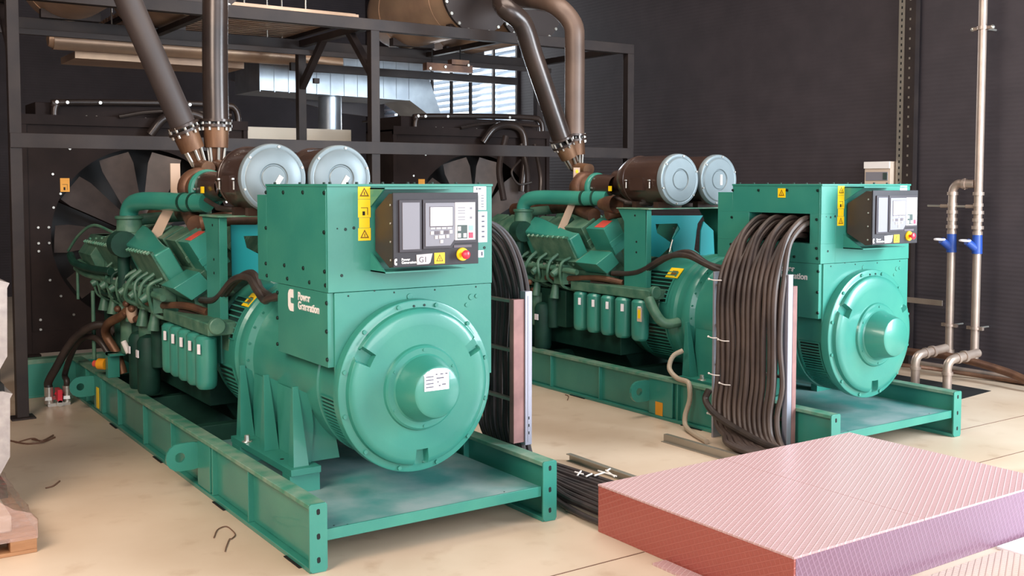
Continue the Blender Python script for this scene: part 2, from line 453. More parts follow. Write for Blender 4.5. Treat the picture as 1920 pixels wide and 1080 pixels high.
    prof = [(0,.045),(.135,.047),(.15,.055),(.158,.07),(.196,.205),(.205,.213),(.24,.213),(.252,.222),(.258,.238),(.36,.24),(.374,.24),(.376,.24),(.43,.243),(.455,.25),(.468,.262),(.474,.29),(.486,.293),(.51,.293),(.518,.297),(.521,.306),(.521,.36),(.5,.362)]
    m = MB('green'); m.lathe(prof, (CX, 0, CZ), n=240, fn=fn)
    for k in range(12):
        a = math.radians(15 + 30*k); m.bolt((CX+.497*math.cos(a), .294, CZ+.497*math.sin(a)), (0,-1,0), .014, .012, 10)
    for k in range(6):
        a = math.radians(30 + 60*k); m.bolt((CX+.228*math.cos(a), .214, CZ+.228*math.sin(a)), (0,-1,0), .009, .006, 8)
    m.use('bolt')
    for px_, pz_ in ((776.5, 574), (796, 572)): 
        p = at(px_, pz_, 'y', .29); m.bolt((p.x, .292, p.z), (0,-1,0), .008, .004, 8)
    cover = build('end_cover', m, ab, smooth=28)
    if not B:                                                  # paper label bent over the hub
        m = MB('paper')
        def lab(x, z):  # follow the cone
            r = math.hypot(x-CX, z-CZ); y = .0445 if r < .142 else (.047 + (r-.142)*2.9)
            return Vector((x, min(y, .2)-.002, z))
        n = 14
        for i in range(n):
            for k in range(n):
                q = [lab(.735+.165*a/n, .905 + (.145 + (.012*math.sin(pi*a/n)))*b/n) for a, b in ((i,k),(i+1,k),(i+1,k+1),(i,k+1))]
                m._f([m.bm.verts.new(p) for p in q])
        m.use('ink')
        for z_ in (.925, .945, .966, .985):
            for i in range(5):
                q = [lab(.745+.01*i+.01*a, z_+.006*b)+Vector((0,-.0015,0)) for a, b in ((0,0),(1,0),(1,1),(0,1))]
                m._f([m.bm.verts.new(p) for p in q])
        for z_, x_, w_ in ((.995,.81,.012),(.995,.84,.02),(.995,.875,.014),(.972,.815,.05),(.95,.82,.01),(.928,.83,.012),(.933,.852,.026)):
            q = [lab(x_+w_*a, z_+.007*b)+Vector((0,-.0015,0)) for a, b in ((0,0),(1,0),(1,1),(0,1))]
            m._f([m.bm.verts.new(p) for p in q])
        build('paper_label', m, cover, 'white paper label with printed lines on the hub of the near generator')
    # yellow sticker on the ring
    a = math.radians(135)
    m = MB('yellow'); t_ = Vector((math.cos(a+pi/2), 0, math.sin(a+pi/2))); c_ = Vector((CX+.535*math.cos(a), 2.06, CZ+.535*math.sin(a)))
    nn = Vector((math.cos(a), 0, math.sin(a)))
    P0 = [c_ + t_*(sx*.06) + Vector((0, sy*.07, 0)) for sx, sy in ((-1,-1),(1,-1),(1,1),(-1,1))]
    m.hexa(P0, [p+nn*.004 for p in P0]); m.use('amberink'); P1 = [c_ + t_*(sx*.025) + Vector((0, sy*.03, 0)) + nn*.004 for sx, sy in ((-1,-1),(1,-1),(1,1),(-1,1))]
    m.hexa(P1, [p+nn*.0015 for p in P1]); build('warning_sticker', m, ab)
    # feet
    for sg in (-1, 1):
        X = lambda d: CX + sg*d
        if sg > 0: sv = DEF[0]; DEF[0] = lambda v: sv(Vector((v.x, v.y + .45*(1.78-v.y)/1.06 if v.y < 1.78 else v.y, v.z)))
        m = MB('dustgreen')
        lo, hi = sorted((X(.44), X(.635)))
        m.use('green').box(lo, .72, .335, hi, 1.78, .375)
        m.box(lo, .74, .222, hi, .86, .335).box(lo, 1.6, .222, hi, 1.76, .335)
        for y in (.76, 1.24, 1.68):
            m.hexa([(X(.60),y+.005,.375),(X(.50),y+.005,.375),(X(.50),y+.09,.375),(X(.60),y+.09,.375)],
                   [(X(.575),y+.065,.86),(X(.54),y+.065,.86),(X(.54),y+.085,.86),(X(.575),y+.085,.86)])
            m.prism([(X(.52), .375), (X(.555), .85), (X(.46), .80), (X(.44), .60), (X(.46), .375)], 'y', y+.065, y+.08)
        m.prism([(X(.26),.375),(X(.50),.375),(X(.482),.80),(X(.42),.72),(X(.30),.60)], 'y', .84, 1.73)
        m.use('zinc').bolt((X(.60), 1.56, .375), (0,0,1), .02, .045).bolt((X(.60), 1.56, .375), (0,0,1), .036, .006, 16)
        m.use('hole').bolt((X(.58), 1.0, .375), (0,0,1), .014, .002, 10).bolt((X(.57), .86, .375), (0,0,1), .012, .002, 10)
        build('mounting_foot', m, ab, bevel=.003)
        if sg > 0: DEF[0] = sv
    # ---- terminal box
    m = MB('green')
    X0, X1 = .285, 1.407
    if B:
        m.box(.46, .36, 1.475, X1, 1.30, 2.085).box(.46, 1.30, 1.475, X1, 1.46, 2.03)
        for q in ((.36,1.46,1.475,1.63),(.36,1.30,1.865,2.085),(1.30,1.46,1.865,2.03),(.36,.47,1.63,1.865),(1.11,1.46,1.63,1.865)): m.box(X0, q[0], q[2], .46, q[1], q[3])
        m.use('hole').box(.44, .47, 1.63, .461, 1.11, 1.865).use('green')
    else:
        m.box(X0, .36, 1.475, X1, 1.30, 2.085).box(X0, 1.30, 1.475, X1, 1.46, 2.03)
    m.box(X0-.004, .352, 2.085, X1+.004, 1.305, 2.1)
    m.box(X0-.006, .37, 1.50, X0, .374, 2.07)
    m.use('bolt')
    for bx, by in ((58,62),(155,62),(265,62),(385,65),(58,262),(385,287),(58,462),(162,472),(268,488),(388,508)):
        p = at(480+bx/3, 340+by/3, 'x', X0); 
        if B and .45 < p.y < 1.13 and 1.6 < p.z < 1.88: continue
        m.bolt((X0, p.y, p.z), (-1,0,0), .013, .008, 8)
    for bx, by in ((503,270),(482,530),(457,266),(550,262),(1285,373)):
        p = at(480+bx/3, 340+by/3, 'y', .36); m.bolt((p.x, .36, p.z), (0,-1,0), .010 if bx > 470 else .005, .003, 8)
    for k in range(7): m.bolt((.33+k*.17, .42, 2.1), (0,0,1), .010, .012, 8).bolt((.33+k*.17, 1.26, 2.1), (0,0,1), .010, .012, 8)
    tb = build('terminal_box', m, g, bevel=.004)
    m = MB('green')
    m.box(X0+.002, .375, 1.04, X1-.006, 1.13, 1.472)
    m.box(.325, .362, .9, X1-.004, .376, 1.472)
    m.use('bolt')
    for bx, by in ((63,530),(178,547),(302,568),(392,585),(122,625),(122,768),(122,915),(398,685),(398,845),(402,1003)):
        p = at(480+bx/3, 340+by/3, 'x', X0); m.bolt((X0+.002, p.y, p.z), (-1,0,0), .013, .009, 8)
    for bx, by in ((520,645),(667,615),(778,625),(1007,610),(1238,593)):
        p = at(480+bx/3, 340+by/3, 'y', .36); m.bolt((p.x, .362, p.z), (0,-1,0), .006, .003, 8)
    m.use('green')
    for bx, by, r_ in ((865,648,.02),(1210,650,.02),(1240,645,.014),(1185,695,.014)):
        p = at(480+bx/3, 340+by/3, 'y', .36); m.bolt((p.x, .362, p.z), (0,-1,0), r_, .005, 14)
    lp = build('lower_panel', m, g, bevel=.003)
    # logo + lettering on the left side
    m = MB('white'); cmark(m, .952, 1.318, .135, X0+.001, 'left'); build('logo_mark', m, lp, 'white C mark')
    text('lettering', 'Power\nGeneration', .068, (X0, .80, 1.398), 'left', 'white', lp, bold=.0018, sx=1.0)
    # stickers on the front
    for i, (z0, z1, tri, fl) in enumerate(((2.012, 2.09, True, False), (1.905, 2.010, False, True), (1.845, 1.903, False, False), (1.770, 1.843, True, False))):
        ins = .006 if i == 2 else 0
        sticker('warning_sticker', .478+ins, .558-ins, z0, z1, .36, tb, tri, flame=fl)
    if B: sticker('warning_sticker', .72, .80, 1.99, 2.065, X0, tb, True, face='left')
    m = MB('paper'); m.box(1.27, .357, 2.03, 1.363, .3595, 2.088).box(1.305, .357, 1.937, 1.363, .3595, 2.03)
    m.use('ink'); m.box(1.29, .3555, 2.062, 1.298, .357, 2.078).box(1.305, .3555, 2.066, 1.325, .357, 2.074)
    for k in range(5): m.box(1.325, .3555, 1.955+k*.018, 1.345, .357, 1.960+k*.018)
    build('white_sticker', m, tb)
    m = MB('paper'); m.box(1.29, .357, 1.735, 1.37, .3595, 1.928); m.use('ink')
    for k in range(5): m.box(1.33, .3555, 1.765+k*.032, 1.35, .357, 1.775+k*.032)
    build('white_sticker', m, tb)
    m = MB('paper'); m.box(1.29, .357, 1.64, 1.345, .3595, 1.685); m.use('ink').box(1.325, .3555, 1.65, 1.337, .357, 1.675); build('white_sticker', m, tb)
    # ---- control panel
    cp = empty('control_panel', (0,0,0), '', ''); del cp['label']; del cp['category']; cp.parent = g
    m = MB('panelside')
    m.prism([(.11,1.632),(.11,2.045),(.17,2.045),(.345,1.945),(.345,1.71),(.17,1.62)], 'x', .58, 1.135)
    m.use('zinc')
    for z_ in (1.665, 1.77, 1.875, 1.98): m.bolt((.58, .145, z_), (-1,0,0), .008, .008)
    build('housing', m, cp, bevel=.002)
    m = MB('panel'); m.box(.569, .098, 1.626, 1.14, .11, 2.05); build('face_plate', m, cp, bevel=.002)
    for a, b_ in ((2.078, 1.965), (1.588, 1.70)):
        m = MB('green')
        s_ = 1 if a > b_ else -1
        m.prism([(.36, a), (.17, a), (.36, b_)], 'x', .556, .566)
        m.box(.556, .17, min(a, a-.008*s_), 1.10, .362, max(a, a-.008*s_))
        build('mounting_bracket', m, cp)
    U = lambda u: .569 + .571*u
    W = lambda v: 2.05 - .424*v
    def plate(name, u0, u1, v0, v1, mt, d0, d1, par, label=None):
        return build(name, MB(mt).box(U(u0), .098-d1, W(v1), U(u1), .098-d0, W(v0)), par, label)
    m = MB('pdark'); m.box(U(.06), .088, W(.80), U(.315), .098, W(.095)); m.use('pgrey').box(U(.093), .085, W(.765), U(.29), .088, W(.13)); build('blank_module', m, cp, bevel=.0015)
    dm = MB('pdark'); dm.prism([(U(.33),W(.095)),(U(.965),W(.095)),(U(.965),W(.70)),(U(.70),W(.70)),(U(.66),W(.765)),(U(.33),W(.765))], 'y', .088, .098)
    dm.use('pgrey').prism([(U(.355),W(.14)),(U(.94),W(.14)),(U(.94),W(.655)),(U(.69),W(.655)),(U(.645),W(.73)),(U(.355),W(.73))], 'y', .084, .088)
    dm.use('plight').box(U(.70), .082, W(.66), U(.945), .084, W(.135))
    dm.use('white').box(U(.705), .0812, W(.655), U(.94), .082, W(.42))
    d = build('display_module', dm, cp, bevel=.001)
    m = MB('pbezel'); m.box(U(.402), .0815, W(.47), U(.677), .084, W(.19)); m.use('screen').box(U(.41), .080, W(.455), U(.668), .0815, W(.20)); build('display_screen', m, d)
    m = MB('plight')
    for k in range(4): m.box(U(.412+.065*k), .0815, W(.50), U(.465+.065*k), .084, W(.475))
    for u_, v_ in ((.43,.55),(.54,.545),(.65,.54),(.478,.61),(.525,.607),(.56,.605),(.61,.60),(.54,.67)): m.box(U(u_)-.010, .0805, W(v_)-.010, U(u_)+.010, .084, W(v_)+.010)
    m.use('pbezel')
    for u_, v_ in ((.485,.548),(.595,.543)): m.box(U(u_)-.014, .0825, W(v_)-.010, U(u_)+.014, .084, W(v_)+.010)
    build('keypad', m, d)
    m = MB('pgrey')
    for v_ in (.21, .25, .285, .34, .375): m.box(U(.735), .081, W(v_)-.002, U(.82), .082, W(v_)+.002)
    for v_ in (.22, .35): m.box(U(.88), .081, W(v_)-.006, U(.905), .082, W(v_)+.006)
    build('indicator_legend', m, d)
    m = MB('keydark'); m.box(U(.725), .080, W(.64), U(.845), .0812, W(.45)); m.use('plight')
    for u_, v_ in ((.748,.50),(.748,.595),(.815,.595)): m.box(U(u_)-.011, .079, W(v_)-.013, U(u_)+.011, .080, W(v_)+.013)
    m.use('keyblue').box(U(.86), .079, W(.53), U(.915), .0812, W(.46)); m.use('keyred').box(U(.862), .079, W(.635), U(.915), .0812, W(.555))
    build('mode_keys', m, d)
    m = MB('plight'); m.prism([(U(.258),W(.84)),(U(.445),W(.83)),(U(.42),W(.95)),(U(.40),W(.972)),(U(.265),W(.975))], 'y', .095, .098)
    plt = build('set_number_plate', m, cp)
    if not B: text('lettering', 'G1', .045, (U(.285), .095, W(.945)), 'front', 'pbezel', plt)
    m = MB('pbezel'); m.box(U(.70), .096, W(.765), U(.915), .098, W(.73)); build('name_strip', m, cp)
    sticker('warning_sticker', U(.468), U(.59), W(.975), W(.825), .098, cp, True)
    m = MB('white'); cmark(m, U(.01), W(.97), .037, .0975, 'front'); build('logo_mark', m, cp, 'white C mark')
    text('lettering', 'Power\nGeneration', .021, (U(.09), .098, W(.915)), 'front', 'white', cp, bold=.0004)
    m = MB('yellow'); c_ = (U(.80), 0, W(.86)); m.lathe([(0,.086),(.037,.086),(.039,.09),(.039,.098)], c_, n=28)
    es = build('stop_button_collar', m, cp)
    m = MB('red'); m.lathe([(0,.040),(.018,.042),(.026,.048),(.027,.056),(.02,.062),(.012,.066),(.012,.087)], c_, n=24); build('stop_button', m, es)
    # ---- stand for the air cleaners
    m = MB('green')
    for x in (.29, 1.36):
        m.prism([(2.52, .80), (2.26, .80), (2.24, 1.86), (2.62, 1.86), (2.53, 1.74)], 'x', x, x+.012)
        m.box(x, 2.24, .80, x+.06, 2.252, 1.86)
    m.use('dustgreen').box(.27, 2.2, 1.86, 1.39, 2.62, 1.872)
    m.use('hole')
    for y, z_ in ((2.38, 1.8), (2.36, 1.55), (2.36, 1.45), (2.38, 1.1)): m.bolt((.29, y, z_), (-1,0,0), .011, .003, 8)
    st = build('filter_stand', m, g, bevel=.002)
    m = MB('teal')
    def wp(*q):   # outline of the web with its opening
        return [(p.x-4.1, p.z) for p in (at(a, b_, 'y', 2.38) for a, b_ in q)]
    h1, h2, h3, h4, h5 = (1229,420), (1270,419), (1275,429), (1258,455), (1232,437)
    m.prism(wp((1215,404),(1318,404),(1308,419),h2,h1,(1215,420)), 'y', 2.34, 2.352)
    m.prism(wp(h2,(1308,419),(1300,480),(1264,480),h4,h3), 'y', 2.34, 2.352)
    m.prism(wp((1215,420),h1,h5,h4,(1256,463),(1236,482),(1215,480)), 'y', 2.34, 2.352)
    m.prism(wp((1313,415),(1331,432),(1333,478),(1306,478),(1308,432)), 'y', 2.30, 2.312)
    m.use('zinc').cyl((.68,2.33,1.44),(.72,2.33,1.56), .008)
    build('cross_web', m, st)
    # ---- air cleaners
    dyc = .22 if B else 0
    for i, x in enumerate((.575, 1.09)):
        m = MB('fbody'); y0 = 1.93+dyc
        m.lathe([(.232,y0),(.232,y0+.5),(.22,y0+.54),(.19,y0+.60),(.13,y0+.63),(.10,y0+.66),(.10,y0+.80),(0,y0+.80)], (x, 0, 2.14), n=48)
        m.torus((x, y0+.46, 2.14), 'y', .233, .006)
        m.box(x-.25, y0+.18, 2.04, x-.215, y0+.34, 2.16)
        m.use('zinc')
        for yy in (y0+.10, y0+.40): m.cyl((x-.245, yy, 2.06), (x-.245, yy, 2.12), .008).bolt((x-.25, yy-.0, 2.13), (0,0,1), .016, .012)
        m.use('fbody').box(x-.15, y0+.08, 1.872, x+.15, y0+.14, 1.93).box(x-.15, y0+.36, 1.872, x+.15, y0+.42, 1.93)
        ac = build('air_cleaner', m, g)
        m = MB('capA')
        m.lathe([(0,y0-.035),(.085,y0-.035),(.092,y0-.028),(.098,y0-.028),(.105,y0-.038),(.20,y0-.038),(.212,y0-.030),(.222,y0-.032),(.238,y0-.03),(.245,y0-.02),(.246,y0+.012),(.234,y0+.014)], (x, 0, 2.14), n=64)
        for k in range(6):
            a = math.radians(20+60*k); m.use('zinc').bolt((x+.226*math.cos(a), y0-.031, 2.14+.226*math.sin(a)), (0,-1,0), .010, .008)
        lid = build('lid', m, ac)
        if not B or i == 1:
            m = MB('white'); d_ = .03
            m.prism([(x+.0, 2.10), (x+.03, 2.085), (x+.07, 2.145), (x+.04, 2.165)] if not B else [(x+.01,2.09),(x+.035,2.09),(x+.035,2.19),(x+.01,2.19)], 'y', y0-.040, y0-.035)
            build('paper_tag', m, lid)
    build('shade_sheet', MB('black').box(.108, 2.46, .05, 1.547, 5.88, .062), g)  # added dark sheet standing in for the shade under the engine
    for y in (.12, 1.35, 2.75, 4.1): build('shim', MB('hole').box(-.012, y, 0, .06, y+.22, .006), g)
    # ---- engine
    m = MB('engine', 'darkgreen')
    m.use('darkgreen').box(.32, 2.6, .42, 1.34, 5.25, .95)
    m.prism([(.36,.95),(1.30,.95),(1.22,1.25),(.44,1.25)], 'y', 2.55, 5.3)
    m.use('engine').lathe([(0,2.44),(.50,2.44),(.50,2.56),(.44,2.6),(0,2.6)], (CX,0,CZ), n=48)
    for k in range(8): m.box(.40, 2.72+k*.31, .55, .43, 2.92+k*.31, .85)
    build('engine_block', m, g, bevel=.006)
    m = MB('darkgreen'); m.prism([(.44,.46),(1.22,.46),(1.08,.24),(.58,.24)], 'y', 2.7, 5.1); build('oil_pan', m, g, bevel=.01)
    def bank(s_, pts):  # mirror x
        return [(CX + (p[0]-CX)*s_, p[1]) for p in pts]
    for s_ in (1, -1):
        m = MB('engine')
        m.use('green').prism(bank(s_, [(.09,1.32),(.29,1.435),(.39,1.32),(.23,1.22)]), 'y', 2.70, 3.02)
        m.use('engine').prism(bank(s_, [(.11,1.32),(.29,1.42),(.37,1.32),(.24,1.23)]), 'y', 3.04, 5.2)
        m.prism(bank(s_, [(.25,1.24),(.40,1.34),(.50,1.25),(.46,1.08),(.30,1.08)]), 'y', 2.74, 5.2)
        m.prism(bank(s_, [(.30,1.40),(.46,1.50),(.60,1.25),(.44,1.15)]), 'y', 2.80, 5.2)
        hd = build('cylinder_head', m, g, bevel=.006)
        for k in range(7):
            y = 2.75 + k*.34
            m = MB('engine' if k else 'green')
            m.prism(bank(s_, [(.225,1.655),(.40,1.755),(.55,1.50),(.385,1.395)]), 'y', y, y+.27)
            m.prism(bank(s_, [(.30,1.52),(.33,1.47),(.49,1.56),(.46,1.61)]), 'y', y-.004, y+.004)
            m.use('zinc').bolt((CX+(.46-CX)*s_, y+.05, 1.64), (0,-1,0), .01, .02)
            if k == 0:
                n_ = Vector((-.5*s_, 0, .866)); e = Vector((.866*s_, 0, .5))
                c0 = Vector((CX+(.225-CX)*s_, 0, 1.655)) + e*.03
                q = [c0+Vector((0,y+.03,0)), c0+e*.13+Vector((0,y+.03,0)), c0+e*.13+Vector((0,y+.17,0)), c0+Vector((0,y+.17,0))]
                m.use('redlabel').hexa(q, [p+n_*.003 for p in q])
            build('rocker_cover', m, hd, bevel=.006)
        # after-cooler housing, rear and front halves meeting at the riser
        if s_ == 1:
            for (ya, yb) in ((3.05, 3.86), (5.25, 4.04)):
                m = MB('green' if ya < 4 else 'engine')
                sec = lambda k: [Vector((.05,0,1.55)).lerp(Vector((.03,0,1.60)),k), Vector((.17,0,1.61)).lerp(Vector((.19,0,1.76)),k), Vector((.30,0,1.38)).lerp(Vector((.30,0,1.40)),k), Vector((.19,0,1.31)).lerp(Vector((.16,0,1.33)),k)]
                prev = None
                rings = []
                for i in range(9):
                    k = i/8; y = ya + (yb-ya)*k; kk = k*k*(3-2*k)
                    q = sec(kk); rings.append([m.bm.verts.new((p.x, y, p.z)) for p in q])
                m._f(rings[0]); m._f(rings[-1][::-1])
                for a_, b_ in zip(rings, rings[1:]):
                    for c in range(4): m._f([a_[c], a_[(c+1)%4], b_[(c+1)%4], b_[c]])
                h = build('aftercooler_housing', m, hd, bevel=.012, smooth=50)
            m = MB('engine')   # bolted flange along the housing's outer side
            for (y0, y1) in ((3.08, 3.75), (4.1, 5.25)):
                m.use('engine').hexa([(.035,y0,1.555),(.050,y0,1.575),(.20,y0,1.315),(.175,y0,1.295)], [(.035,y1,1.555),(.050,y1,1.575),(.20,y1,1.315),(.175,y1,1.295)])
                m.use('dustgreen')
                k = y0+.04
                while k < y1: m.bolt((.035,k,1.57), (-.866,0,-.5), .013, .03); m.bolt((.172,k,1.30), (-.866,0,-.5), .013, .03); k += .085
            build('flange', m, hd)
            # riser, elbow and cross pipe
            m = MB('engine'); m.lathe([(.13,1.66),(.13,1.69),(.105,1.70),(.10,1.80),(.115,1.81),(.115,1.83),(.09,1.835)], (.10, 3.95, 0), 'z', 24)
            m.use('green').tube([(.10,3.95,1.80),(.10,3.95,1.86),(.115,3.90,1.925),(.15,3.78,1.955),(.22,3.58,1.96),(.32,3.25,1.955),(.43,2.93,1.955)], .075, 20)
            for f in (.28, .32): pass
            m.use('darkgreen').cyl((.335,3.2,1.955),(.342,3.175,1.955), .08).cyl((.375,3.08,1.955),(.382,3.06,1.955), .08)
            m.use('engine').tube([(.12,4.05,1.78),(.3,4.1,1.80),(.6,4.1,1.82)], .05, 12)
            m.use('darkgreen').cyl((.02,3.95,1.60),(.02,3.80,1.60), .11, .11).cyl((.05,3.96,1.70),(.05,3.96,1.2), .05)
            build('intake_pipe', m, g)
        else:
            m = MB('engine'); m.prism(bank(-1, [(.05,1.55),(.17,1.61),(.30,1.38),(.19,1.31)]), 'y', 3.05, 5.2); build('aftercooler_housing', m, hd, bevel=.012)
    # fuel system clutter: lines, pumps, brackets on the left flank
    rnd = random.Random(11)
    m = MB('engine')
    for k in range(11):
        y = 3.15 + k*.19; dz = rnd.uniform(-.04, .04)
        m.use(rnd.choice(['engine','darkgreen','engine']))
        m.tube([(.14,y,1.36+dz),(.04,y+.02,1.30),(.02+rnd.uniform(0,.05),y+.04+rnd.uniform(-.05,.05),1.16),(.12,y+.08,1.06+dz),(.30,y+.05,1.0)], rnd.uniform(.011,.02), 8, 4)
    m.use('engine').tube([(.10,3.0,1.22),(.06,3.5,1.25),(.05,4.2,1.24),(.04,4.9,1.28),(0,5.4,1.36)], .028, 10)
    m.use('darkgreen').tube([(.2,2.9,1.12),(.16,3.5,1.13),(.12,4.3,1.12),(.10,5.0,1.10)], .034, 10)
    m.use('engine')
    for k in range(6):
        y = 3.2+k*.33; m.box(.08, y, 1.08, .26, y+.14, 1.28); m.cyl((.07,y+.07,1.22),(.0,y+.07,1.18), .045, .03, 12)
        m.cyl((.15,y+.2,1.06),(.13,y+.2,.92), .035, .05, 12)
    for k in range(9): m.use('zinc' if k % 2 else 'dustgreen').bolt((.07, 3.25+k*.21, 1.27), (-1,0,.3), .013, .03)
    m.use('turbo')
    for k in range(6): m.ball((.08+rnd.uniform(-.04,.06), 4.0+rnd.uniform(-.3,.3), 1.02+rnd.uniform(-.08,.08)), .03, (1,1.3,1))
    build('fuel_lines', m, g)
    m = MB('engine')    # engine front gear case, brackets and side casting
    m.box(.12, 4.9, 1.2, .9, 5.35, 1.62); m.prism([(.0,1.45),(.12,1.62),(.3,1.62),(.3,1.3),(.06,1.3)], 'y', 4.95, 5.45)
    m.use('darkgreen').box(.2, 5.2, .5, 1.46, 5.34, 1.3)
    m.use('engine').cyl((.06,5.15,1.1),(.06,5.15,.45), .018).cyl((-.02,5.4,1.38),(-.02,5.4,1.0), .014)
    for k in range(6): m.use('dustgreen').bolt((.0+k*.05, 4.94, 1.60), (0,-1,0), .012, .02)
    m.use('engine').tube([(.15,4.7,1.66),(.05,5.0,1.72),(-.02,5.3,1.62),(-.08,5.5,1.46)], .014, 8)
    m.use('darkgreen').tube([(-.06,5.5,1.42),(-.08,5.2,1.36),(-.02,4.8,1.33),(.05,4.4,1.33)], .036, 10)
    m.use('engine').tube([(-.02,5.45,1.30),(0,5.1,1.26),(.06,4.6,1.25)], .03, 10)
    build('gear_case', m, g, bevel=.004)
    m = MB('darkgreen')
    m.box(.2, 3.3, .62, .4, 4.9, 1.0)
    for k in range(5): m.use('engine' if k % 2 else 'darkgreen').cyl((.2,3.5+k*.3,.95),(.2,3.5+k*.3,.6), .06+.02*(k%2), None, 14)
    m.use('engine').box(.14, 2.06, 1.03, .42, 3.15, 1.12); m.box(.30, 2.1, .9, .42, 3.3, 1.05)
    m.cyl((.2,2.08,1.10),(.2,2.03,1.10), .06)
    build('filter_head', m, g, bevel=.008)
    for k in range(5):
        y = 2.19 + .205*k
        m = MB('green'); m.lathe([(0,.64),(.055,.64),(.072,.66),(.076,.70),(.076,1.0),(.06,1.02),(0,1.03)], (.165, y, 0), 'z', 24)
        fo = build('oil_filter', m, g)
        m = MB('paper'); m.hexa([(.087,y-.045,.90),(.098,y-.072,.90),(.098,y-.072,.97),(.087,y-.045,.97)], [(.092,y-.043,.90),(.103,y-.070,.90),(.103,y-.070,.97),(.092,y-.043,.97)])
        c0 = Vector((.165, y, 0)); 
        build('filter_label', m, fo)
    if B:
        m = MB('boxbeige'); m.box(.085, 2.10, .83, .092, 2.15, .96); m.use('yellow').box(.082, 2.11, .86, .085, 2.14, .94); build('hanging_tag', m, g, 'cream tag with yellow print hung over the rearmost oil filter')
        m = MB('engine'); m.tube([(.12,2.05,1.05),(.11,1.98,.95),(.14,1.93,.86),(.2,1.9,.83),(.3,1.88,.84)], .045, 12)
        build('breather_hose', m, g)
    for k in range(2):
        m = MB('darkgreen'); y = 3.62+k*.26; m.lathe([(0,.36),(.08,.37),(.092,.40),(.092,.80),(.07,.84),(.02,.86)], (.15, y, 0), 'z', 24)
        m.use('paper').box(.048, y-.05, .68, .058, y+.01, .74)
        build('fuel_filter', m, g)
    # ---- turbochargers, inlet ducts, exhaust outlets
    for i, x in enumerate((.50, 1.12)):
        yt = 3.05 + dyc*.3
        m = MB('turbo'); m.torus((x-.02, yt+.22, 2.06), 'y', .10, .075, 28, 12)
        m.lathe([(0,yt+.10),(.10,yt+.10),(.135,yt+.15),(.135,yt+.30),(.10,yt+.36),(0,yt+.38)], (x-.02,0,2.06), n=28)
        m.use('fbody').lathe([(.10,2.66+dyc),(.11,2.75+dyc),(.12,yt-.05),(.12,yt+.02)], (x,0,2.08), n=28)
        m.use('green').torus((x, yt+.06, 2.06), 'y', .125, .034, 28, 10).cyl((x-.02,yt+.04,2.0),(x-.04,yt-.02,1.96), .06)
        m.use('engine').cyl((x,yt+.2,1.95),(x,yt+.2,1.7), .07)
        m.use('zinc')
        for k in range(8): a = pi*k/4; m.bolt((x+.13*math.cos(a), yt+.0, 2.06+.13*math.sin(a)), (0,-1,0), .01, .02)
        if i == 0: m.use('yellow').box(x-.15, 2.80, 2.03, x-.13, 2.83, 2.08)
        build('turbocharger', m, g)
    m = MB('turbo'); m.use('turbo').tube([(.40,3.1,1.78),(.5,3.6,1.86),(.6,4.2,1.84),(.6,5.0,1.8)], .075, 14).tube([(.35,2.85,1.80),(.55,2.8,1.83),(.8,2.9,1.83)], .06, 12)
    m.use('hose').tube([(.42,2.66,1.92),(.5,2.5,1.91),(.7,2.4,1.93),(.9,2.45,1.92)], .022, 8).tube([(.38,2.8,1.98),(.44,2.62,1.92),(.62,2.5,1.9)], .018, 8)
    if B: m.use('turbo').lathe([(.09,2.72),(.08,2.85),(.05,2.95)], (.36, 0, 1.90), n=16)
    build('exhaust_manifold', m, g)
    yb_ = 3.7 if not B else 3.81 - oy   # plane of the outlet flanges, local
    def loc(px, py): 
        p = at(px, py, 'y', yb_+oy); return Vector((p.x-ox, p.y-oy, p.z))
    save = DEF[0]; DEF[0] = deform_none
    if not B: FL = [(loc(345,243), loc(375,312)), (loc(405,234), loc(406,312))]
    else: FL = [(loc(1056,268), loc(1078,315)), (loc(1077,260), loc(1082,315))]
    for k, (a, b_) in enumerate(FL):
        d = (b_ - a).normalized(); L = (b_-a).length; b_ = b_ + Vector((0,-.22,-.02))
        m = MB('rust'); m.sweep([a+d*.02, a+d*L*.55], [.108, .10], 24).sweep([a+d*L*.50, a+d*L*.95, b_], [.062, .058, .06], 16)
        m.use('zinc')
        for q in range(6):
            e = d.orthogonal().normalized(); f_ = d.cross(e); o_ = e*math.cos(q*pi/3+.3)*.075 + f_*math.sin(q*pi/3+.3)*.075
            m.cyl(a+o_+d*L*.5, a+o_*.75+d*L*.95, .012, None, 8)
        m.use('exh').sweep([a, a+d*.022], [.135, .135], 28)
        m.use('zinc')
        for q in range(10):
            e = d.orthogonal().normalized(); f_ = d.cross(e); o_ = (e*math.cos(q*pi/5)+f_*math.sin(q*pi/5))*.118
            m.cyl(a+o_-d*.045, a+o_+d*.05, .011, None, 8)
        build('exhaust_outlet', m, g)
    # upright tan strip and its slanted brace
    m = MB('beige'); m.box(.35,3.60,1.90,.43,3.612,2.27).hexa([(.30,3.6,1.92),(.39,3.6,1.92),(.24,3.6,1.62),(.14,3.6,1.62)], [(.30,3.612,1.92),(.39,3.612,1.92),(.24,3.612,1.62),(.14,3.612,1.62)])
    if B: m.use('yellow').bolt((.39,3.6,2.23), (0,-1,0), .02, .004, 10)
    build('mounting_strip', m, g)
    DEF[0] = save
    # ---- loom from engine to terminal box
    m = MB('hose')
    for dx in (0, .03): m.tube([(.30+dx,2.7,1.22),(.30+dx,2.35,1.26),(.32+dx,2.05,1.42),(.36+dx,1.85,1.45+dx),(.33+dx,1.62,1.39),(.31+dx,1.42,1.335+dx),(.30+dx,1.3,1.36),(.34,1.12,1.40)], .026, 10)
    build('cable_loom', m, g)
    m = MB('turbo')
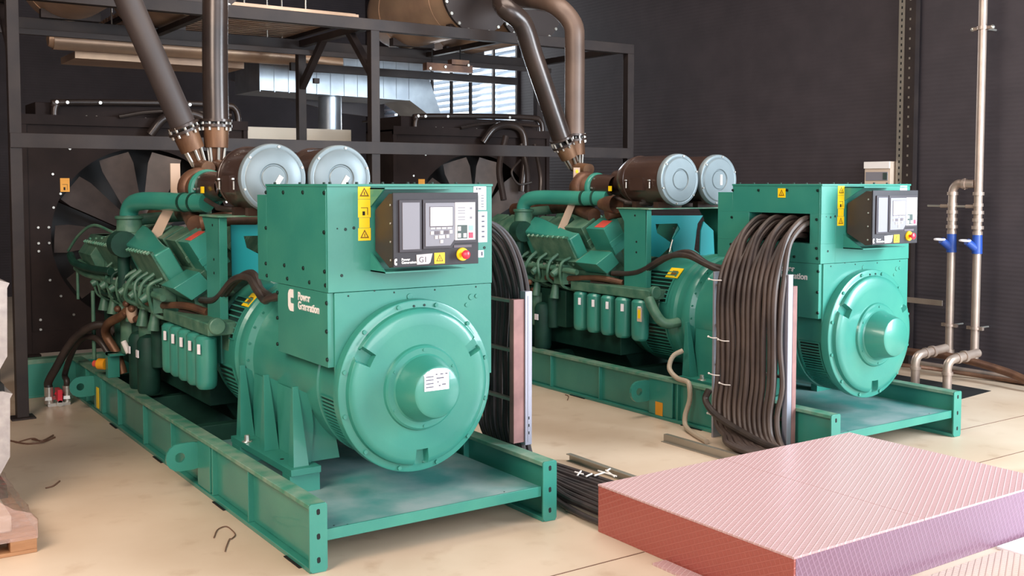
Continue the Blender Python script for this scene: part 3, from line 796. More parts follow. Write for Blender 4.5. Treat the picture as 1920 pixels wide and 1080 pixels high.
    m.tube([(.30,2.55,1.14),(.22,2.8,1.17),(.16,3.2,1.14),(.12,3.7,1.12)], .03, 10); m.use('hose').tube([(.28,2.6,1.10),(.2,2.9,1.12),(.15,3.4,1.08)], .018, 8)
    build('wiring_conduit', m, g)
    if not B:
        m = MB('rust'); m.tube([(.14,4.1,1.04),(.09,4.25,.95),(.04,4.5,.86),(.05,4.62,.74),(.12,4.55,.58),(.16,4.5,.40)], .04, 12)
        m.use('beige').ball((.12,4.0,1.02), .06, (.8,1,1.8)); m.use('white').cyl((.12,4.3,.72),(.15,4.25,.62), .025)
        build('coolant_hose', m, g, 'rusty brown bent coolant hose with a beige wrapped joint')
        # isolator bracket on the rail
        m = MB('green'); m.box(.02,4.46,.38,.12,4.54,.60).box(.02,4.40,.58,.16,4.56,.60); m.use('orange').cyl((.03,4.56,.49),(-.02,4.62,.49), .05); m.use('redlabel').cyl((-.02,4.62,.49),(-.05,4.66,.49), .03)
        build('switch_bracket', m, g, 'green bracket with an orange knob on the near rail')
        m = MB('yellow'); m.box(.004,4.78,.05,.01,4.86,.24); build('rail_sticker', m, g)
    else:
        sticker('warning_sticker', 1.78, 1.86, .03, .15, .01, g, False, 'orange', 'left', 'orange sticker by the lifting eye'); 
    # ---- radiator
    RY = 6.3; rx0, rx1 = -.34, 2.0; fcx, fcz, fr = .85, 1.55, .93
    rad = empty('radiator', (0,0,0), '', ''); del rad['label']; del rad['category']; rad.parent = g
    m = MB('black')
    K = 64; sq = []
    for k in range(K):
        a = 2*pi*k/K; d = Vector((math.cos(a), math.sin(a)))
        t = min((rx1-fcx)/abs(d.x) if abs(d.x) > 1e-6 else 9, ((2.76-fcz) if d.y > 0 else (fcz-.38))/abs(d.y) if abs(d.y) > 1e-6 else 9)
        sq.append(((fcx+d.x*fr, fcz+d.y*fr), (fcx+d.x*t, fcz+d.y*t)))
    for k in range(K):
        a, b_ = sq[k], sq[(k+1) % K]; m.prism([a[0], b_[0], b_[1], a[1]], 'y', RY, RY+.012)
    for c in ((rx0,.38),(rx0,2.76),(rx1,.38),(rx1,2.76)): pass
    m.box(rx0, RY+.01, .38, rx0+.02, RY+.7, 2.76).box(rx1-.02, RY+.01, .38, rx1, RY+.7, 2.76).box(rx0, RY+.01, 2.74, rx1, RY+.7, 2.76)
    m.box(rx0, RY-.03, .38, rx0+.05, RY, 2.76).box(rx1-.05, RY-.03, .38, rx1, RY, 2.76).box(rx0, RY-.04, 2.70, rx1, RY, 2.80)
    m.box(rx0, RY-.02, .38, rx1, RY, .60)
    m.box(rx0, RY-.12, .0, rx0+.12, RY+.7, .38).box(rx1-.12, RY-.12, .0, rx1, RY+.7, .38)
    m.use('zinc')
    for x, z_ in ((-.20,1.66),(-.20,1.5),(-.10,1.66),(-.10,1.5),(-.2,1.42),(-.05,2.2),(.12,2.46),(-.05,1.86),(-.1,1.12),(0,.95),(.12,.75),(-.2,.72),(1.55,2.2),(1.75,1.9),(1.8,1.5),(-.2,.62),(.02,2.0)): m.bolt((x,RY,z_), (0,-1,0), .014, .012, 8)
    build('shroud', m, rad)
    m = MB('core'); m.box(rx0+.03, RY+.45, .4, rx1-.03, RY+.6, 2.72); build('cooling_core', m, rad)
    m = MB('black')
    for k in range(3): a = 2*pi*k/3+.6; m.tube([(fcx,RY+.3,fcz),(fcx+1.0*math.cos(a),RY+.3,fcz+1.0*math.sin(a))], .02)
    m.use('black').lathe([(0,RY-.06),(.16,RY-.06),(.16,RY+.1),(0,RY+.1)], (fcx,0,fcz), n=24)
    fan = build('fan_hub', m, rad)
    for k in range(10):
        a = math.radians(1 + 36*k); c_, s2 = math.cos(a), math.sin(a)
        m = MB('fan'); rows = []
        for i in range(7):
            t = i/6; r = .15 + .74*t; w_ = .07 + .115*t - (.03 if i == 6 else 0); tw = math.radians(42-18*t)
            row = []
            for u in (-1, 0, 1):
                q = u*w_*math.cos(tw); y = RY+.03 + u*w_*math.sin(tw) + (.02 if u == 0 else 0)
                row.append((fcx + r*c_ - q*s2, y, fcz + r*s2 + q*c_))
            rows.append(row)
        th = Vector((0,.008,0))
        top = [[m.bm.verts.new(p) for p in row] for row in rows]; bot = [[m.bm.verts.new(Vector(p)+th) for p in row] for row in rows]
        for i in range(6):
            for u in range(2):
                m._f([top[i][u], top[i][u+1], top[i+1][u+1], top[i+1][u]]); m._f([bot[i][u], bot[i+1][u], bot[i+1][u+1], bot[i][u+1]])
            m._f([top[i][0], top[i+1][0], bot[i+1][0], bot[i][0]]); m._f([top[i][2], bot[i][2], bot[i+1][2], top[i+1][2]])
        m._f([top[6][0], top[6][1], bot[6][1], bot[6][0]]); m._f([top[6][1], top[6][2], bot[6][2], bot[6][1]])
        build('fan_blade', m, fan)
    m = MB('black'); m.box(rx0+.15, RY+.05, 2.76, rx1-.15, RY+.6, 2.93)
    m.use('zinc')
    for x in (.3,.4,.9,1.1,1.5): m.bolt((x, RY+.05, 2.80), (0,-1,0), .014, .012)
    build('header_tank', m, rad, bevel=.01)
    m = MB('exh'); m.tube([(-.02,RY,2.72),(-.02,RY,2.84),(0,RY,2.90),(.06,RY,2.93),(1.2,RY,2.97),(1.75,RY,2.97),(1.86,RY,2.94),(1.9,RY,2.85),(1.9,RY,2.72)], .035, 12)
    m.tube([(.9,RY-.1,2.62),(1.05,RY-.12,2.80),(1.3,RY-.1,2.86),(1.5,RY-.1,2.78),(1.55,RY-.1,2.5),(1.5,RY-.1,2.0)], .05, 12)
    m.tube([(.6,RY-.06,2.8),(.9,RY-.06,2.86),(1.3,RY-.06,2.88),(1.8,RY-.06,2.86)], .02, 8)
    m.use('zinc').bolt((.0,RY-.02,2.93), (0,-1,0), .02, .03).bolt((.1,RY-.02,2.93), (0,-1,0), .02, .03).bolt((.42,RY-.02,2.94), (0,-1,0), .02, .03).bolt((1.35,RY-.02,2.96), (0,-1,0), .02, .03)
    build('coolant_pipe', m, rad)
    if B:
        m = MB('exh'); m.tube([(1.28,5.9,2.6),(1.3,5.8,2.3),(1.28,5.75,2.0),(1.25,5.7,1.9)], .035).tube([(1.42,5.8,2.6),(1.44,5.7,2.2),(1.36,5.6,1.95)], .028).tube([(1.05,5.9,2.7),(.95,5.9,2.3),(.95,5.8,1.9)], .04)
        m.use('hose').tube([(1.2,5.8,2.4),(1.0,5.7,2.25),(1.1,5.7,2.1),(1.3,5.7,2.12)], .014)
        build('coolant_hoses', m, rad)
    DEF[0] = deform_none
    sticker('warning_sticker', .02, .11, 2.02, 2.16, RY, rad, False, 'orange', flame=True)
    if B: sticker('warning_sticker', 1.54, 1.63, 2.02, 2.16, RY, rad, False, 'orange', flame=True)
    return g
genset((0, 0, 0), 'A', 'near green diesel generator on a skid, terminal box closed on its left side')
genset((4.1, -.14, 0), 'B', 'far green diesel generator on a skid with black cables pouring from its terminal box')

# ================================================================= STEEL FRAME above the sets
fr = empty('steel_frame', (-.6, 5.0, 0), 'dark steel support frame of posts and beams standing over both generators', 'frame')
inv = Vector((-.6, 5.0, 0))
def fpart(name, m, bevel=.003):
    bmesh.ops.translate(m.bm, verts=m.bm.verts, vec=-inv); return build(name, m, fr, bevel=bevel)
for x in (-.6, 2.93, 6.5):
    for y in (5.0, 6.95):
        if x == 6.5 and y == 5.0: pass
        m = MB('frame'); t = .05
        m.box(x-t, y-t, .015, x+t, y+t, 3.73); m.box(x-.1, y-.1, 0, x+.1, y+.1, .015)
        fpart('post', m)
for y in (5.0, 6.95):
    fpart('top_beam', MB('frame').box(-.65, y-.05, 3.73, 6.55, y+.05, 3.85))
fpart('mid_beam', MB('frame').box(-.65, 4.93, 2.42, 6.5, 4.95, 2.55))
for x in (-.6, 1.2, 2.93, 4.7, 6.5):
    fpart('tie_beam', MB('frame').box(x-.04, 5.05, 3.76, x+.04, 6.9, 3.84) if x not in (1.2, 4.7) else MB('frame').box(x-.04, 5.05, 3.76, x+.04, 6.9, 3.82))
for x in (-.6, 2.93):
    for (ya, yb) in ((5.05, 5.5), (6.9, 6.35)):
        s = 1 if yb > ya else -1
        fpart('brace', MB('frame').prism([(ya, 3.25), (ya, 3.35), (yb, 3.76), (yb+.1*s, 3.76)], 'x', x-.04, x+.04))
fpart('hanger_rail', MB('frame').box(2.93, 6.55, 3.30, 3.0, 6.60, 3.36).box(-.55, 6.5, 3.62, 6.4, 6.54, 3.68).box(2.95, 7.3, 3.52, 6.4, 7.36, 3.62))
m = MB('turbo'); m.box(4.1, 5.9, 3.47, 4.75, 6.0, 3.56).box(4.45,5.9,3.55,4.7,6.0,3.62); m.use('zinc').bolt((4.35,5.9,3.52),(0,-1,0),.02,.02).bolt((4.68,5.9,3.56),(0,-1,0),.02,.02).bolt((4.14,5.9,3.49),(0,-1,0),.02,.02)
m.use('hole').cyl((4.2,5.95,3.47),(4.2,5.95,3.73), .008)
m.cyl((4.6,5.95,3.6),(4.6,5.95,3.78), .008)
m.translate = None
bmesh.ops.translate(m.bm, verts=m.bm.verts, vec=-inv); build('hanger_bracket', m, fr, 'reddish brown hanging bracket')

m = MB('strip'); m.cyl((-.78,5.02,0),(-.78,5.02,6.19), .014, None, 10)
tag(build('vertical_conduit', m), 'thin pale vertical conduit just left of the leftmost frame post', 'conduit')
# ================================================================= MUFFLERS + EXHAUST PIPES
def muffler(x, y0, y1, label):
    z = 3.852 + .45
    o = empty('exhaust_muffler', (x, y0, z), label, 'muffler', None)
    m = MB('muff'); L = y1-y0
    m.lathe([(0,.0),(.30,.0),(.43,.0),(.44,.02),(.45,.05),(.45,L-.25),(.42,L-.12),(.33,L-.03),(.2,L),(0,L)], (0,0,0), n=56)
    m.torus((0,.35,0),'y',.45,.006,48,6).torus((0,L-.5,0),'y',.45,.006,48,6)
    b = build('body', m, o)
    m = MB('muffshade'); m.lathe([(0,-.03),(.40,-.03),(.47,-.03),(.47,.012),(.44,.012)], (0,0,0), n=48)
    m.use('zinc')
    for k in range(20): a = 2*pi*k/20; m.bolt((.455*math.cos(a),-.03,.455*math.sin(a)), (0,-1,0), .022, .02)
    build('end_flange', m, o)
    for ya in (.1, L-.6): build('saddle', MB('muffshade').box(-.3,ya,-.452,.3,ya+.1,-.36), o)
muffler(.27, 5.2, 7.4, 'tan cylindrical muffler on the frame, leftmost, above the near generator')
muffler(1.25, 5.5, 7.6, 'tan cylindrical muffler on the frame above the near generator, beside its leftmost neighbour')
muffler(4.37, 5.2, 7.3, 'large tan cylindrical muffler on the frame, lit brightest, left of the slanted pipe')
muffler(5.33, 5.5, 7.6, 'dark shaded muffler on the frame behind the slanted exhaust pipe of the far generator')
def exhaust(a, pts, r, label, mt='exh'):
    a = Vector(a); o = empty('exhaust_pipe', a, label, 'pipe')
    d = (Vector(pts[1])-Vector(pts[0])).normalized()
    P = [Vector(p)-a for p in pts]
    m = MB(mt); m.tube(P, r, 28, 5); build('pipe', m, o)
    m = MB('exh'); m.sweep([P[0], P[0]+d*.022], [.135,.135], 28); m.use('zinc')
    build('flange', m, o)
A1 = at(345,238,'y',3.7); A1t = at(262,60,'y',3.7); A1u = at(240,0,'y',3.7)
dA = (A1u-A1).normalized()
exhaust(A1+dA*.004, [A1+dA*.004, A1+dA*.5, A1+dA*1.0, A1u+dA*.25, A1u+dA*.4+Vector((-.05,.2,.05)), Vector((A1u.x-.1, 5.1, 4.3))], .107, 'slanted dark exhaust pipe rising from the near generator, leaning left', 'exhmatt')
A2 = at(405,229,'y',3.7)
exhaust(A2, [A2, A2+Vector((.0,0,.5)), A2+Vector((.01,0,1.0)), A2+Vector((.02,0,1.35)), A2+Vector((.1,.15,1.62)), Vector((1.1,5.4,4.3))], .107, 'upright dark exhaust pipe rising from the near generator, with a pale streak')
B1 = at(1054,262,'y',3.81); B1t = at(985,62,'y',3.81); dB = (B1t-B1).normalized()
exhaust(B1+dB*.006, [B1+dB*.006, B1+dB*.5, B1+dB*.95, B1+dB*1.3, B1+dB*1.5+Vector((-.12,.06,.0)), Vector((4.2,4.4,4.35)), Vector((4.3,5.15,4.35))], .107, 'slanted glossy exhaust pipe of the far generator leaning left to the large muffler')
B2 = at(1077,255,'y',3.81)
exhaust(B2, [B2, B2+Vector((0,0,.5)), B2+Vector((0,0,.95)), B2+Vector((-.02,.02,1.2)), B2+Vector((-.15,.2,1.42)), B2+Vector((-.1,.8,1.55)), Vector((5.0,5.45,4.3))], .107, 'upright brown exhaust pipe of the far generator curving left at its top', 'exhtan')

# ================================================================= DUCTS, TRAYS behind
o = empty('air_duct', (2.8, 8.0, 3.3), 'galvanised rectangular air duct with vertical seams hanging behind the frame', 'duct')
m = MB('galv'); m.prism([(0,0.02),(2.2,-.02),(2.55,.18),(2.55,.62),(0,.62)], 'y', 0, .9)
for k in range(12): m.box(.2*k, -.012, .0, .2*k+.012, 0, .62)
build('duct_body', m, o)
m = MB('galv'); m.prism([(2.2,.0),(2.6,-.25),(2.75,-.22),(2.55,.3)], 'y', .02, .8); build('duct_end', m, o)
m = MB('galv'); m.cyl((1.15,.35,0),(1.15,.35,-.66), .16, None, 28); build('drop_pipe', m, o)
for x in (.5, 1.6):
    pass
m = MB('zinc'); m.cyl((.4,.2,.62),(.4,.2,3.0), .01).cyl((2.0,.2,.62),(2.0,.2,3.0), .01); build('hanger_rod', m, o)
m = MB('muff'); m.cyl((.25,7.7,3.74),(3.0,7.7,3.74), .115, None, 24).cyl((3.0,7.7,3.74),(3.8,7.7,3.70), .11, None, 24)
m.lathe([(.10,0),(.08,-.05),(0,-.07)], (.25,7.7,3.74), 'x', 20); m.use('zinc').cyl((.9,7.7,3.84),(.9,7.7,6.2),.01).cyl((2.8,7.7,3.84),(2.8,7.7,6.2),.01)
tag(build('ventilation_pipe', m), 'long shiny horizontal metal pipe behind the frame at upper left', 'pipe')
q = [(424,128),(461,115),(566,162),(720,186),(720,222),(640,212),(517,181),(424,146)]
m = MB('hood'); m.prism([(p.x, p.z) for p in (at(a, b, 'y', 9.3) for a, b in q)], 'y', 9.3, 9.34)
m.use('strip'); e0, e1, e2 = [at(a, b, 'y', 9.28) for a, b in ((424,128),(461,115),(566,162))]; m.cyl(e0, e1, .012, None, 6).cyl(e1, e2, .012, None, 6)
m.use('zinc').cyl((e1.x,9.32,e1.z),(e1.x,9.32,6.19), .01)
tag(build('sheet_metal_hood', m), 'dull grey sloping sheet metal hood behind the frame under the long pipe', 'hood')
o = empty('roof_decking', (.95, 6.1, 4.05), 'ribbed tan metal decking high above the frame at upper left', 'decking')
m = MB('muff')
for k in range(22): m.box(0, .14*k, 0, 2.35, .14*k+.08, .03).box(0, .14*k+.08, .03, 2.35, .14*k+.14, .05)
m.use('frame').box(0,0,-.05,.05,3.05,0).box(2.3,0,-.05,2.35,3.05,0)
m.use('zinc').cyl((.3,.5,.04),(.3,.5,2.14), .01).cyl((1.9,.5,.04),(1.9,.5,2.14), .01)
build('decking_sheet', m, o)
m = MB('muff'); m.box(.55, 8.0, 3.58, 2.6, 8.8, 3.66); m; m.use('zinc').cyl((.7,8.4,3.66),(.7,8.4,6.19),.01).cyl((2.4,8.4,3.66),(2.4,8.4,6.19),.01)
tag(build('cable_tray', m), 'flat brown cable tray behind the shiny horizontal pipe', 'tray')
m = MB('lagwhite'); m.box(1.2, 8.0, 2.55, 4.1, 8.3, 2.84); m.use('zinc').box(1.95,7.98,2.55,1.97,8.0,2.9).box(2.05,7.98,2.55,2.07,8.0,2.9)
m.use('frame').box(1.7,8.1,0,1.8,8.2,2.55).box(3.9,8.1,0,4.0,8.2,2.55)
tag(build('air_handling_casing', m), 'bright cream casing behind the frame, between the radiators', 'casing')
m = MB('black'); m.prism([(3.95,2.9),(4.5,2.9),(4.4,2.62),(4.05,2.62)], 'y', 6.9, 7.2); m.use('frame').box(3.9,6.85,2.9,4.55,7.25,2.92); m.use('frame').box(4.2,7.0,0,4.3,7.1,2.62); m.use('orange').box(4.08,6.895,2.78,4.12,6.9,2.88)
tag(build('hopper', m), 'small dark hopper with a yellow tag beside the tall centre post', 'hopper')

# ================================================================= RIGHT WALL
def on_wall_pipe(y, z0, z1, x=8.15, r=.043): return ((x,y,z0),(x,y,z1))
o = empty('valve_pipe', (8.15,1.54,.28), 'left grey wall pipe with blue valve, bending right at its top', 'pipe')
def vpipe(o, y, top, bend):
    P = Vector(o.location)
    def L(x, yy, z): return Vector((x,yy,z))-P
    m = MB('wallp'); m.cyl(L(8.15,y,.24), L(8.15,y,1.46), .043, None, 18)
    if bend:
        m.tube([L(8.15,y,1.56),L(8.15,y,1.95),L(8.15,y-.01,2.05),L(8.15,y-.06,2.10),L(8.15,y-.12,2.10),L(8.15,y-.255,2.10)], .046, 16)
        m.cyl(L(8.15,y-.14,2.04), L(8.15,y-.14,2.16), .012).cyl(L(8.15,y-.12,2.1),L(8.15,y-.16,2.1), .056, None, 16)
    else: m.cyl(L(8.15,y,1.56), L(8.15,y,top), .043, None, 18)
    for z_, r_ in ((.26,.056),(1.56,.052),(1.62,.062),(1.70,.056),(1.78,.06),(1.86,.052),(1.98,.058)): m.cyl(L(8.15,y,z_), L(8.15,y,z_+.035), r_, None, 16)
    m.cyl(L(8.15,y,.55),L(8.15,y,.575), .058,None,16).box(*(L(8.13,y-.09,.545)), *(L(8.17,y+.09,.58)))
    m.cyl(L(8.15,y+.02,1.86),L(8.15,y+.14,1.86), .02)
    m.use('zinc').cyl(L(8.15,y+.08,1.86),L(8.15,y+.30,1.86), .012).cyl(L(8.17,y,.56),L(8.395,y,.56), .01)
    build('pipe', m, o)
    m = MB('blue'); m.cyl(L(8.15,y,1.36),L(8.15,y,1.56), .054, .05, 16).cyl(L(8.15,y,1.40),L(8.04,y+.05,1.49), .045, .04, 14)
    m.use('paper').torus(L(8.02,y+.06,1.50), 'z', .05, .012, 20, 8); 
    build('valve', m, o)
vpipe(o, 1.54, 0, True)
o = empty('valve_pipe', (8.15,1.24,.28), 'grey pipe with blue valve on the right wall running up out of view', 'pipe')
vpipe(o, 1.24, 6.2, False)
m = MB('wallp'); m.cyl((0,0,0),(0,0,.035), .058,None,16).box(-.02,-.12,.0,.02,.12,.03); m.use('zinc').ball((0,-.11,.015),.025).ball((0,.11,.015),.025).cyl((0,0,.015),(.245,0,.015),.012)
bmesh.ops.translate(m.bm, verts=m.bm.verts, vec=Vector((0,-.0,3.44))); build('pipe_clamp', m, o)
# slotted channel post
o = empty('slotted_channel_post', (8.3, 2.2, 0), 'tall slotted galvanised channel post against the right wall', 'post')
m = MB('strip'); m.box(-.04,.06,0,.04,.14,6.2); m.use('frame').box(-.04,-.08,0,.04,.06,6.2)
m.use('hole')
z = .1
while z < 6.1: m.box(-.0415,.09,z,-.04,.108,z+.03); z += .07
m.use('strip'); z = .1
while z < 6.1: m.box(-.0415,-.02,z,-.04,0,z+.025); z += .11
m.use('wallp').box(-.06,-.5,.75,-.042,.12,.81)
build('channel', m, o)
m = MB('boxbeige'); m.box(8.2,2.37,1.6,8.36,2.72,2.36); m.use('white').box(8.18,2.37,2.28,8.2,2.72,2.36); m.use('pgrey').box(8.19,2.40,2.14,8.2,2.7,2.24); m.use('keydark').box(8.185,2.40,2.15,8.19,2.46,2.23); m.use('redlabel').box(8.19,2.42,2.06,8.2,2.52,2.085)
m.use('strip').box(8.36,2.5,1.7,8.40,2.6,2.2)
tag(build('electrical_box', m, bevel=.004), 'beige electrical distribution box on the right wall beside the slotted post', 'box')
# pipe stubs from the trench
for i, (x, y, lab) in enumerate(((7.38,1.42,'short bent grey pipe stub rising from the floor trench, left one'),(7.36,1.04,'short bent grey pipe stub rising from the floor trench, right one'))):
    m = MB('wallp'); m.tube([(x,y,.0),(x,y,.15),(x,y,.25),(x+.03,y-.01,.31),(x+.10,y-.02,.33),(x+.2,y-.03,.34),(x+.45,y-.05,.36)], .045, 16)
    m.cyl((x,y,.17),(x,y,.20), .055).cyl((x+.12,y-.02,.33),(x+.15,y-.025,.33), .056).cyl((x+.22,y-.03,.34),(x+.26,y-.033,.34), .06)
    tag(build('pipe_stub', m), lab, 'pipe')
m = MB('turbo'); m.tube([(8.2,4.2,.12),(8.15,3.0,.2),(8.06,2.0,.22),(8.04,1.6,.24),(8.04,1.2,.22),(8.05,.8,.16),(8.0,.45,.10),(8.1,-.2,.05),(8.15,-.8,.05)], .042, 12)
tag(build('floor_hose', m), 'thick brown sleeve hose snaking along the foot of the right wall', 'hose')
m = MB('turbo'); m.tube([(7.0,1.9,.03),(7.1,1.75,.12),(7.4,1.8,.16),(7.9,1.7,.10),(8.25,1.2,.04),(8.28,.4,.04)], .022, 10)
tag(build('thin_conduit', m), 'thin brown conduit looping over the floor by the pipe stubs', 'conduit')

# ================================================================= RED PLY PLINTH
o = empty('plywood_plinth', (2.9,-1.07,0), 'low box of reddish anti-slip plywood sheets on the floor at lower right', 'plinth')
def pp(name, m): bmesh.ops.translate(m.bm, verts=m.bm.verts, vec=-Vector((2.9,-1.07,0))); return build(name, m, o, bevel=.0015)
pp('top_sheet', MB('plytop_lit').box(1.725,-1.83,.28,2.768,-.32,.292))
pp('top_sheet', MB('plytop_lit').box(2.771,-1.83,.28,4.08,-.32,.292))
pp('side_sheet', MB('plysx').box(1.727,-1.828,.0,1.74,-.322,.28))
pp('front_sheet', MB('plysy_lit').box(1.742,-1.828,.0,4.078,-1.815,.28))
pp('back_sheet', MB('plysy_lit').box(1.742,-.335,.1,4.078,-.322,.28))
pp('end_sheet', MB('plysx').box(4.065,-1.813,0,4.078,-.337,.28))
m = MB('plybeige'); m.box(2.5,-3.1,0,3.42,-1.9,.013); tag(build('plywood_sheet', m), 'loose pale plywood sheet flat on the floor in front of the plinth', 'sheet')
m = MB('plytop_lit'); m.box(1.62,-2.2,0,1.715,-.93,.012); tag(build('plywood_strip', m), 'narrow plywood offcut on the floor along the left side of the plinth', 'offcut')
m = MB('paper')
for k in range(46): m.box(3.44+.04*k,-2.9,0,3.475+.04*k,-1.85,.014).box(3.475+.04*k,-2.9,0,3.48+.04*k,-1.85,.009)
tag(build('ribbed_board', m), 'white ribbed board flat on the floor at the lower right corner', 'board')

# ================================================================= CABLES
def ladder(name, x0, x1, y0, y1, z0, z1, label, dusty_first):
    o = empty(name, (x0, y0, z0), label, 'cable ladder')
    P = Vector((x0,y0,z0))
    def pt(n, m): bmesh.ops.translate(m.bm, verts=m.bm.verts, vec=-P); return build(n, m, o, bevel=.002)
    if dusty_first:
        pt('side_rail', MB('raila').box(x0, y0, z0, x0+.085, y0+.05, z1-.02))
        m = MB('alu'); m.box(x0+.087, y0-.01, z0-.02, x0+.14, y0+.05, z1+.03); m.use('pgrey').box(x0+.105, y0-.0115, z0, x0+.109, y0-.01, z1)
        m.use('hole')
        for k in range(3): m.box(x0+.112, y0-.0115, z0+.05+k*.05, x0+.12, y0-.01, z0+.07+k*.05)
        pt('side_rail', m)
    else:
        pt('side_rail', MB('alu').box(x0, y0, z0, x0+.05, y0+.05, z1+.03))
        pt('side_rail', MB('raila').box(x0+.053, y0, z0, x0+.10, y0+.05, z1-.06))
    pt('side_rail', MB('alu').box(x0, y1, z0, x0+.09, y1+.02, z1))
    m = MB('strip')
    z = z0+.27
    while z < z1+.05: m.box(x0+.02, y0+.05, z, x0+.06, y1, z+.02); z += .33
    pt('rungs', m)
ladder('cable_ladder', 1.657, 0, .48, 1.15, .382, 1.36, 'upright cable ladder with brown and white edges on the near generator skid', True)
ladder('cable_ladder', 4.0, 0, .2, .98, .0, 1.38, 'upright cable ladder with a white edge beside the far generator, behind the hanging cables', False)
rnd = random.Random(5)
labA = 'black power cable curving from the right side of the near generator down to the floor'
n = 9
for layer in range(2):
    for k in range(n):
        y = .56 + .062*k + rnd.uniform(-.008,.008); o_ = layer*.05
        xx = 1.765 + o_; zt = 1.93 - .035*(k % 3) - .02*layer
        m = MB('cable')
        ye = .2 - .0*k
        m.tube([(1.40,y,zt-.06),(1.52+o_,y,zt-.08),(1.65+o_,y-.01,zt-.20),(1.74+o_,y-.01,zt-.40),(xx+.01,y-.01,1.30),(xx,y,1.0),(xx+rnd.uniform(-.01,.01),y,.7),(xx,y-.01,.40),(xx+.03+.01*k,y-.06,.20),(xx+.04+.035*k,y-.2,.09+.03*layer),(xx+.02+.05*k+rnd.uniform(-.02,.02),y-.42,.045+.045*layer),(xx+.0+.06*k,-.12,.04+.045*layer),(xx+.0+.06*k,-.31,.04+.045*layer)], .019, 8, 5)
        tag(build('power_cable', m), labA, 'cable', 'cables of the near generator')
labB = 'dusty black power cable hanging in the wide bundle from the far generator terminal box'
n = 12
for layer in range(2):
    for k in range(n):
        y0 = .36 + .052*k + (.02 if layer else 0); y = .24 + .053*k + rnd.uniform(-.008,.008) + (.025 if layer else 0)
        xx = 3.965 - layer*.045
        zt = 1.80 - .05*(k % 3) + .04*layer
        m = MB('dcable')
        dy_end = .25 + rnd.uniform(-.03,.03)
        m.tube([(4.50,y0,zt-.02),(4.40,y0,zt-.01),(4.26,(y0*.7+y*.3),zt-.05),(4.10,(y0*.4+y*.6),zt-.17),(xx+.03,y,1.40-.02*layer),(xx,y+rnd.uniform(-.01,.01),1.15),(xx+rnd.uniform(-.012,.012),y,.85),(xx+rnd.uniform(-.012,.012),y+rnd.uniform(-.01,.01),.55),(xx-.01,y+.02,.32),(xx-.04,y-.03,.16),(xx-.10,y-.17,.08+.03*layer),(xx-.16-.01*k,y-.42,.05+.04*layer),(xx-.2-.01*k,-.2,.04+.04*layer),(xx-.2-.01*k,-.315,.04+.04*layer)], .0215, 8, 5)
        tag(build('power_cable', m), labB, 'cable', 'cables of the far generator')
m = MB('hose'); m.tube([(3.9,.93,.42),(3.88,.95,.34),(3.86,.85,.26),(3.84,.66,.20),(3.82,.45,.16),(3.78,.2,.13),(3.74,-.1,.13),(3.74,-.31,.13)], .028, 10)
tag(build('power_cable', m), 'single black cable slanting across the foot of the hanging cable bundle', 'cable')
def tie(p, w_, ax='y', lab='white cable tie across the hanging cables of the far generator', grp='cable ties on the far bundle'):
    p = Vector(p); m = MB('tie'); m.tube([p, p+Vector((-.008,-w_*.5,-.004)), p+Vector((0,-w_,0))], .005, 6, 4); m.ball(p, .009)
    tag(build('cable_tie', m), lab, 'cable tie', grp)
for y, z, w_ in ((.93,1.33,.14),(.93,.86,.10),(.82,.85,.12),(.92,.56,.12),(.80,.50,.12),(.93,.23,.10),(.5,.1,.06)): tie((3.885,y,z), w_)
tie((4.15,.86,1.62), .09)
# flat ladder tray on the floor
for (xa, xb, y0, y1, lab) in ((1.80,2.58,-.315,1.08,'cable tray side rail flat on the floor under the near generator cables'),):
    m = MB('strip'); m.box(xa,y0,0,xa+.012,.1,.055).box(xb,y0,0,xb+.012,y1,.055).box(xb-.03,y0,.05,xb+.012,y1,.056).box(xb-.03,y0,0,xb,y1,.004).box(xa,y0,0,xa+.03,.1,.004)
    for k in range(3): m.box(xa+.012,-.25+k*.12,0,xb,-.23+k*.12,.006)
    tag(build('floor_cable_tray', m), 'bare metal cable tray lying on the floor, carrying the near generator cables', 'cable tray')
m = MB('strip'); m.box(3.58,-.315,0,3.592,1.12,.06).box(3.592,-.315,.054,3.62,1.12,.06).box(3.55,-.315,0,3.592,1.12,.004)
tag(build('floor_cable_tray', m), 'bare metal tray rail lying on the floor left of the far generator cables', 'cable tray')
m = MB('tie'); 
for k in range(7):
    a = rnd.uniform(0, pi); c = Vector((2.3+rnd.uniform(-.14,.14), .45+rnd.uniform(-.25,.25), .115)); d = Vector((math.cos(a), math.sin(a), .1))*rnd.uniform(.02,.08)
    m.cyl(c-d, c+d, .006, None, 6)
o = build('plastic_scraps', m); tag(o, 'small white plastic scraps on the floor cables by the near generator', 'scraps'); o['kind'] = 'stuff'
# beige flexible conduit at the far rail
m = MB('flex'); m.tube([(4.26,1.62,.62),(4.18,1.66,.57),(4.12,1.64,.47),(4.10,1.52,.405),(4.08,1.38,.40),(4.065,1.33,.37),(4.06,1.32,.25),(4.02,1.33,.12),(3.98,1.28,.04),(3.9,1.1,.022),(3.8,.85,.022)], .022, 10)
tag(build('flexible_conduit', m), 'beige flexible conduit hooked over the left rail of the far generator', 'conduit')
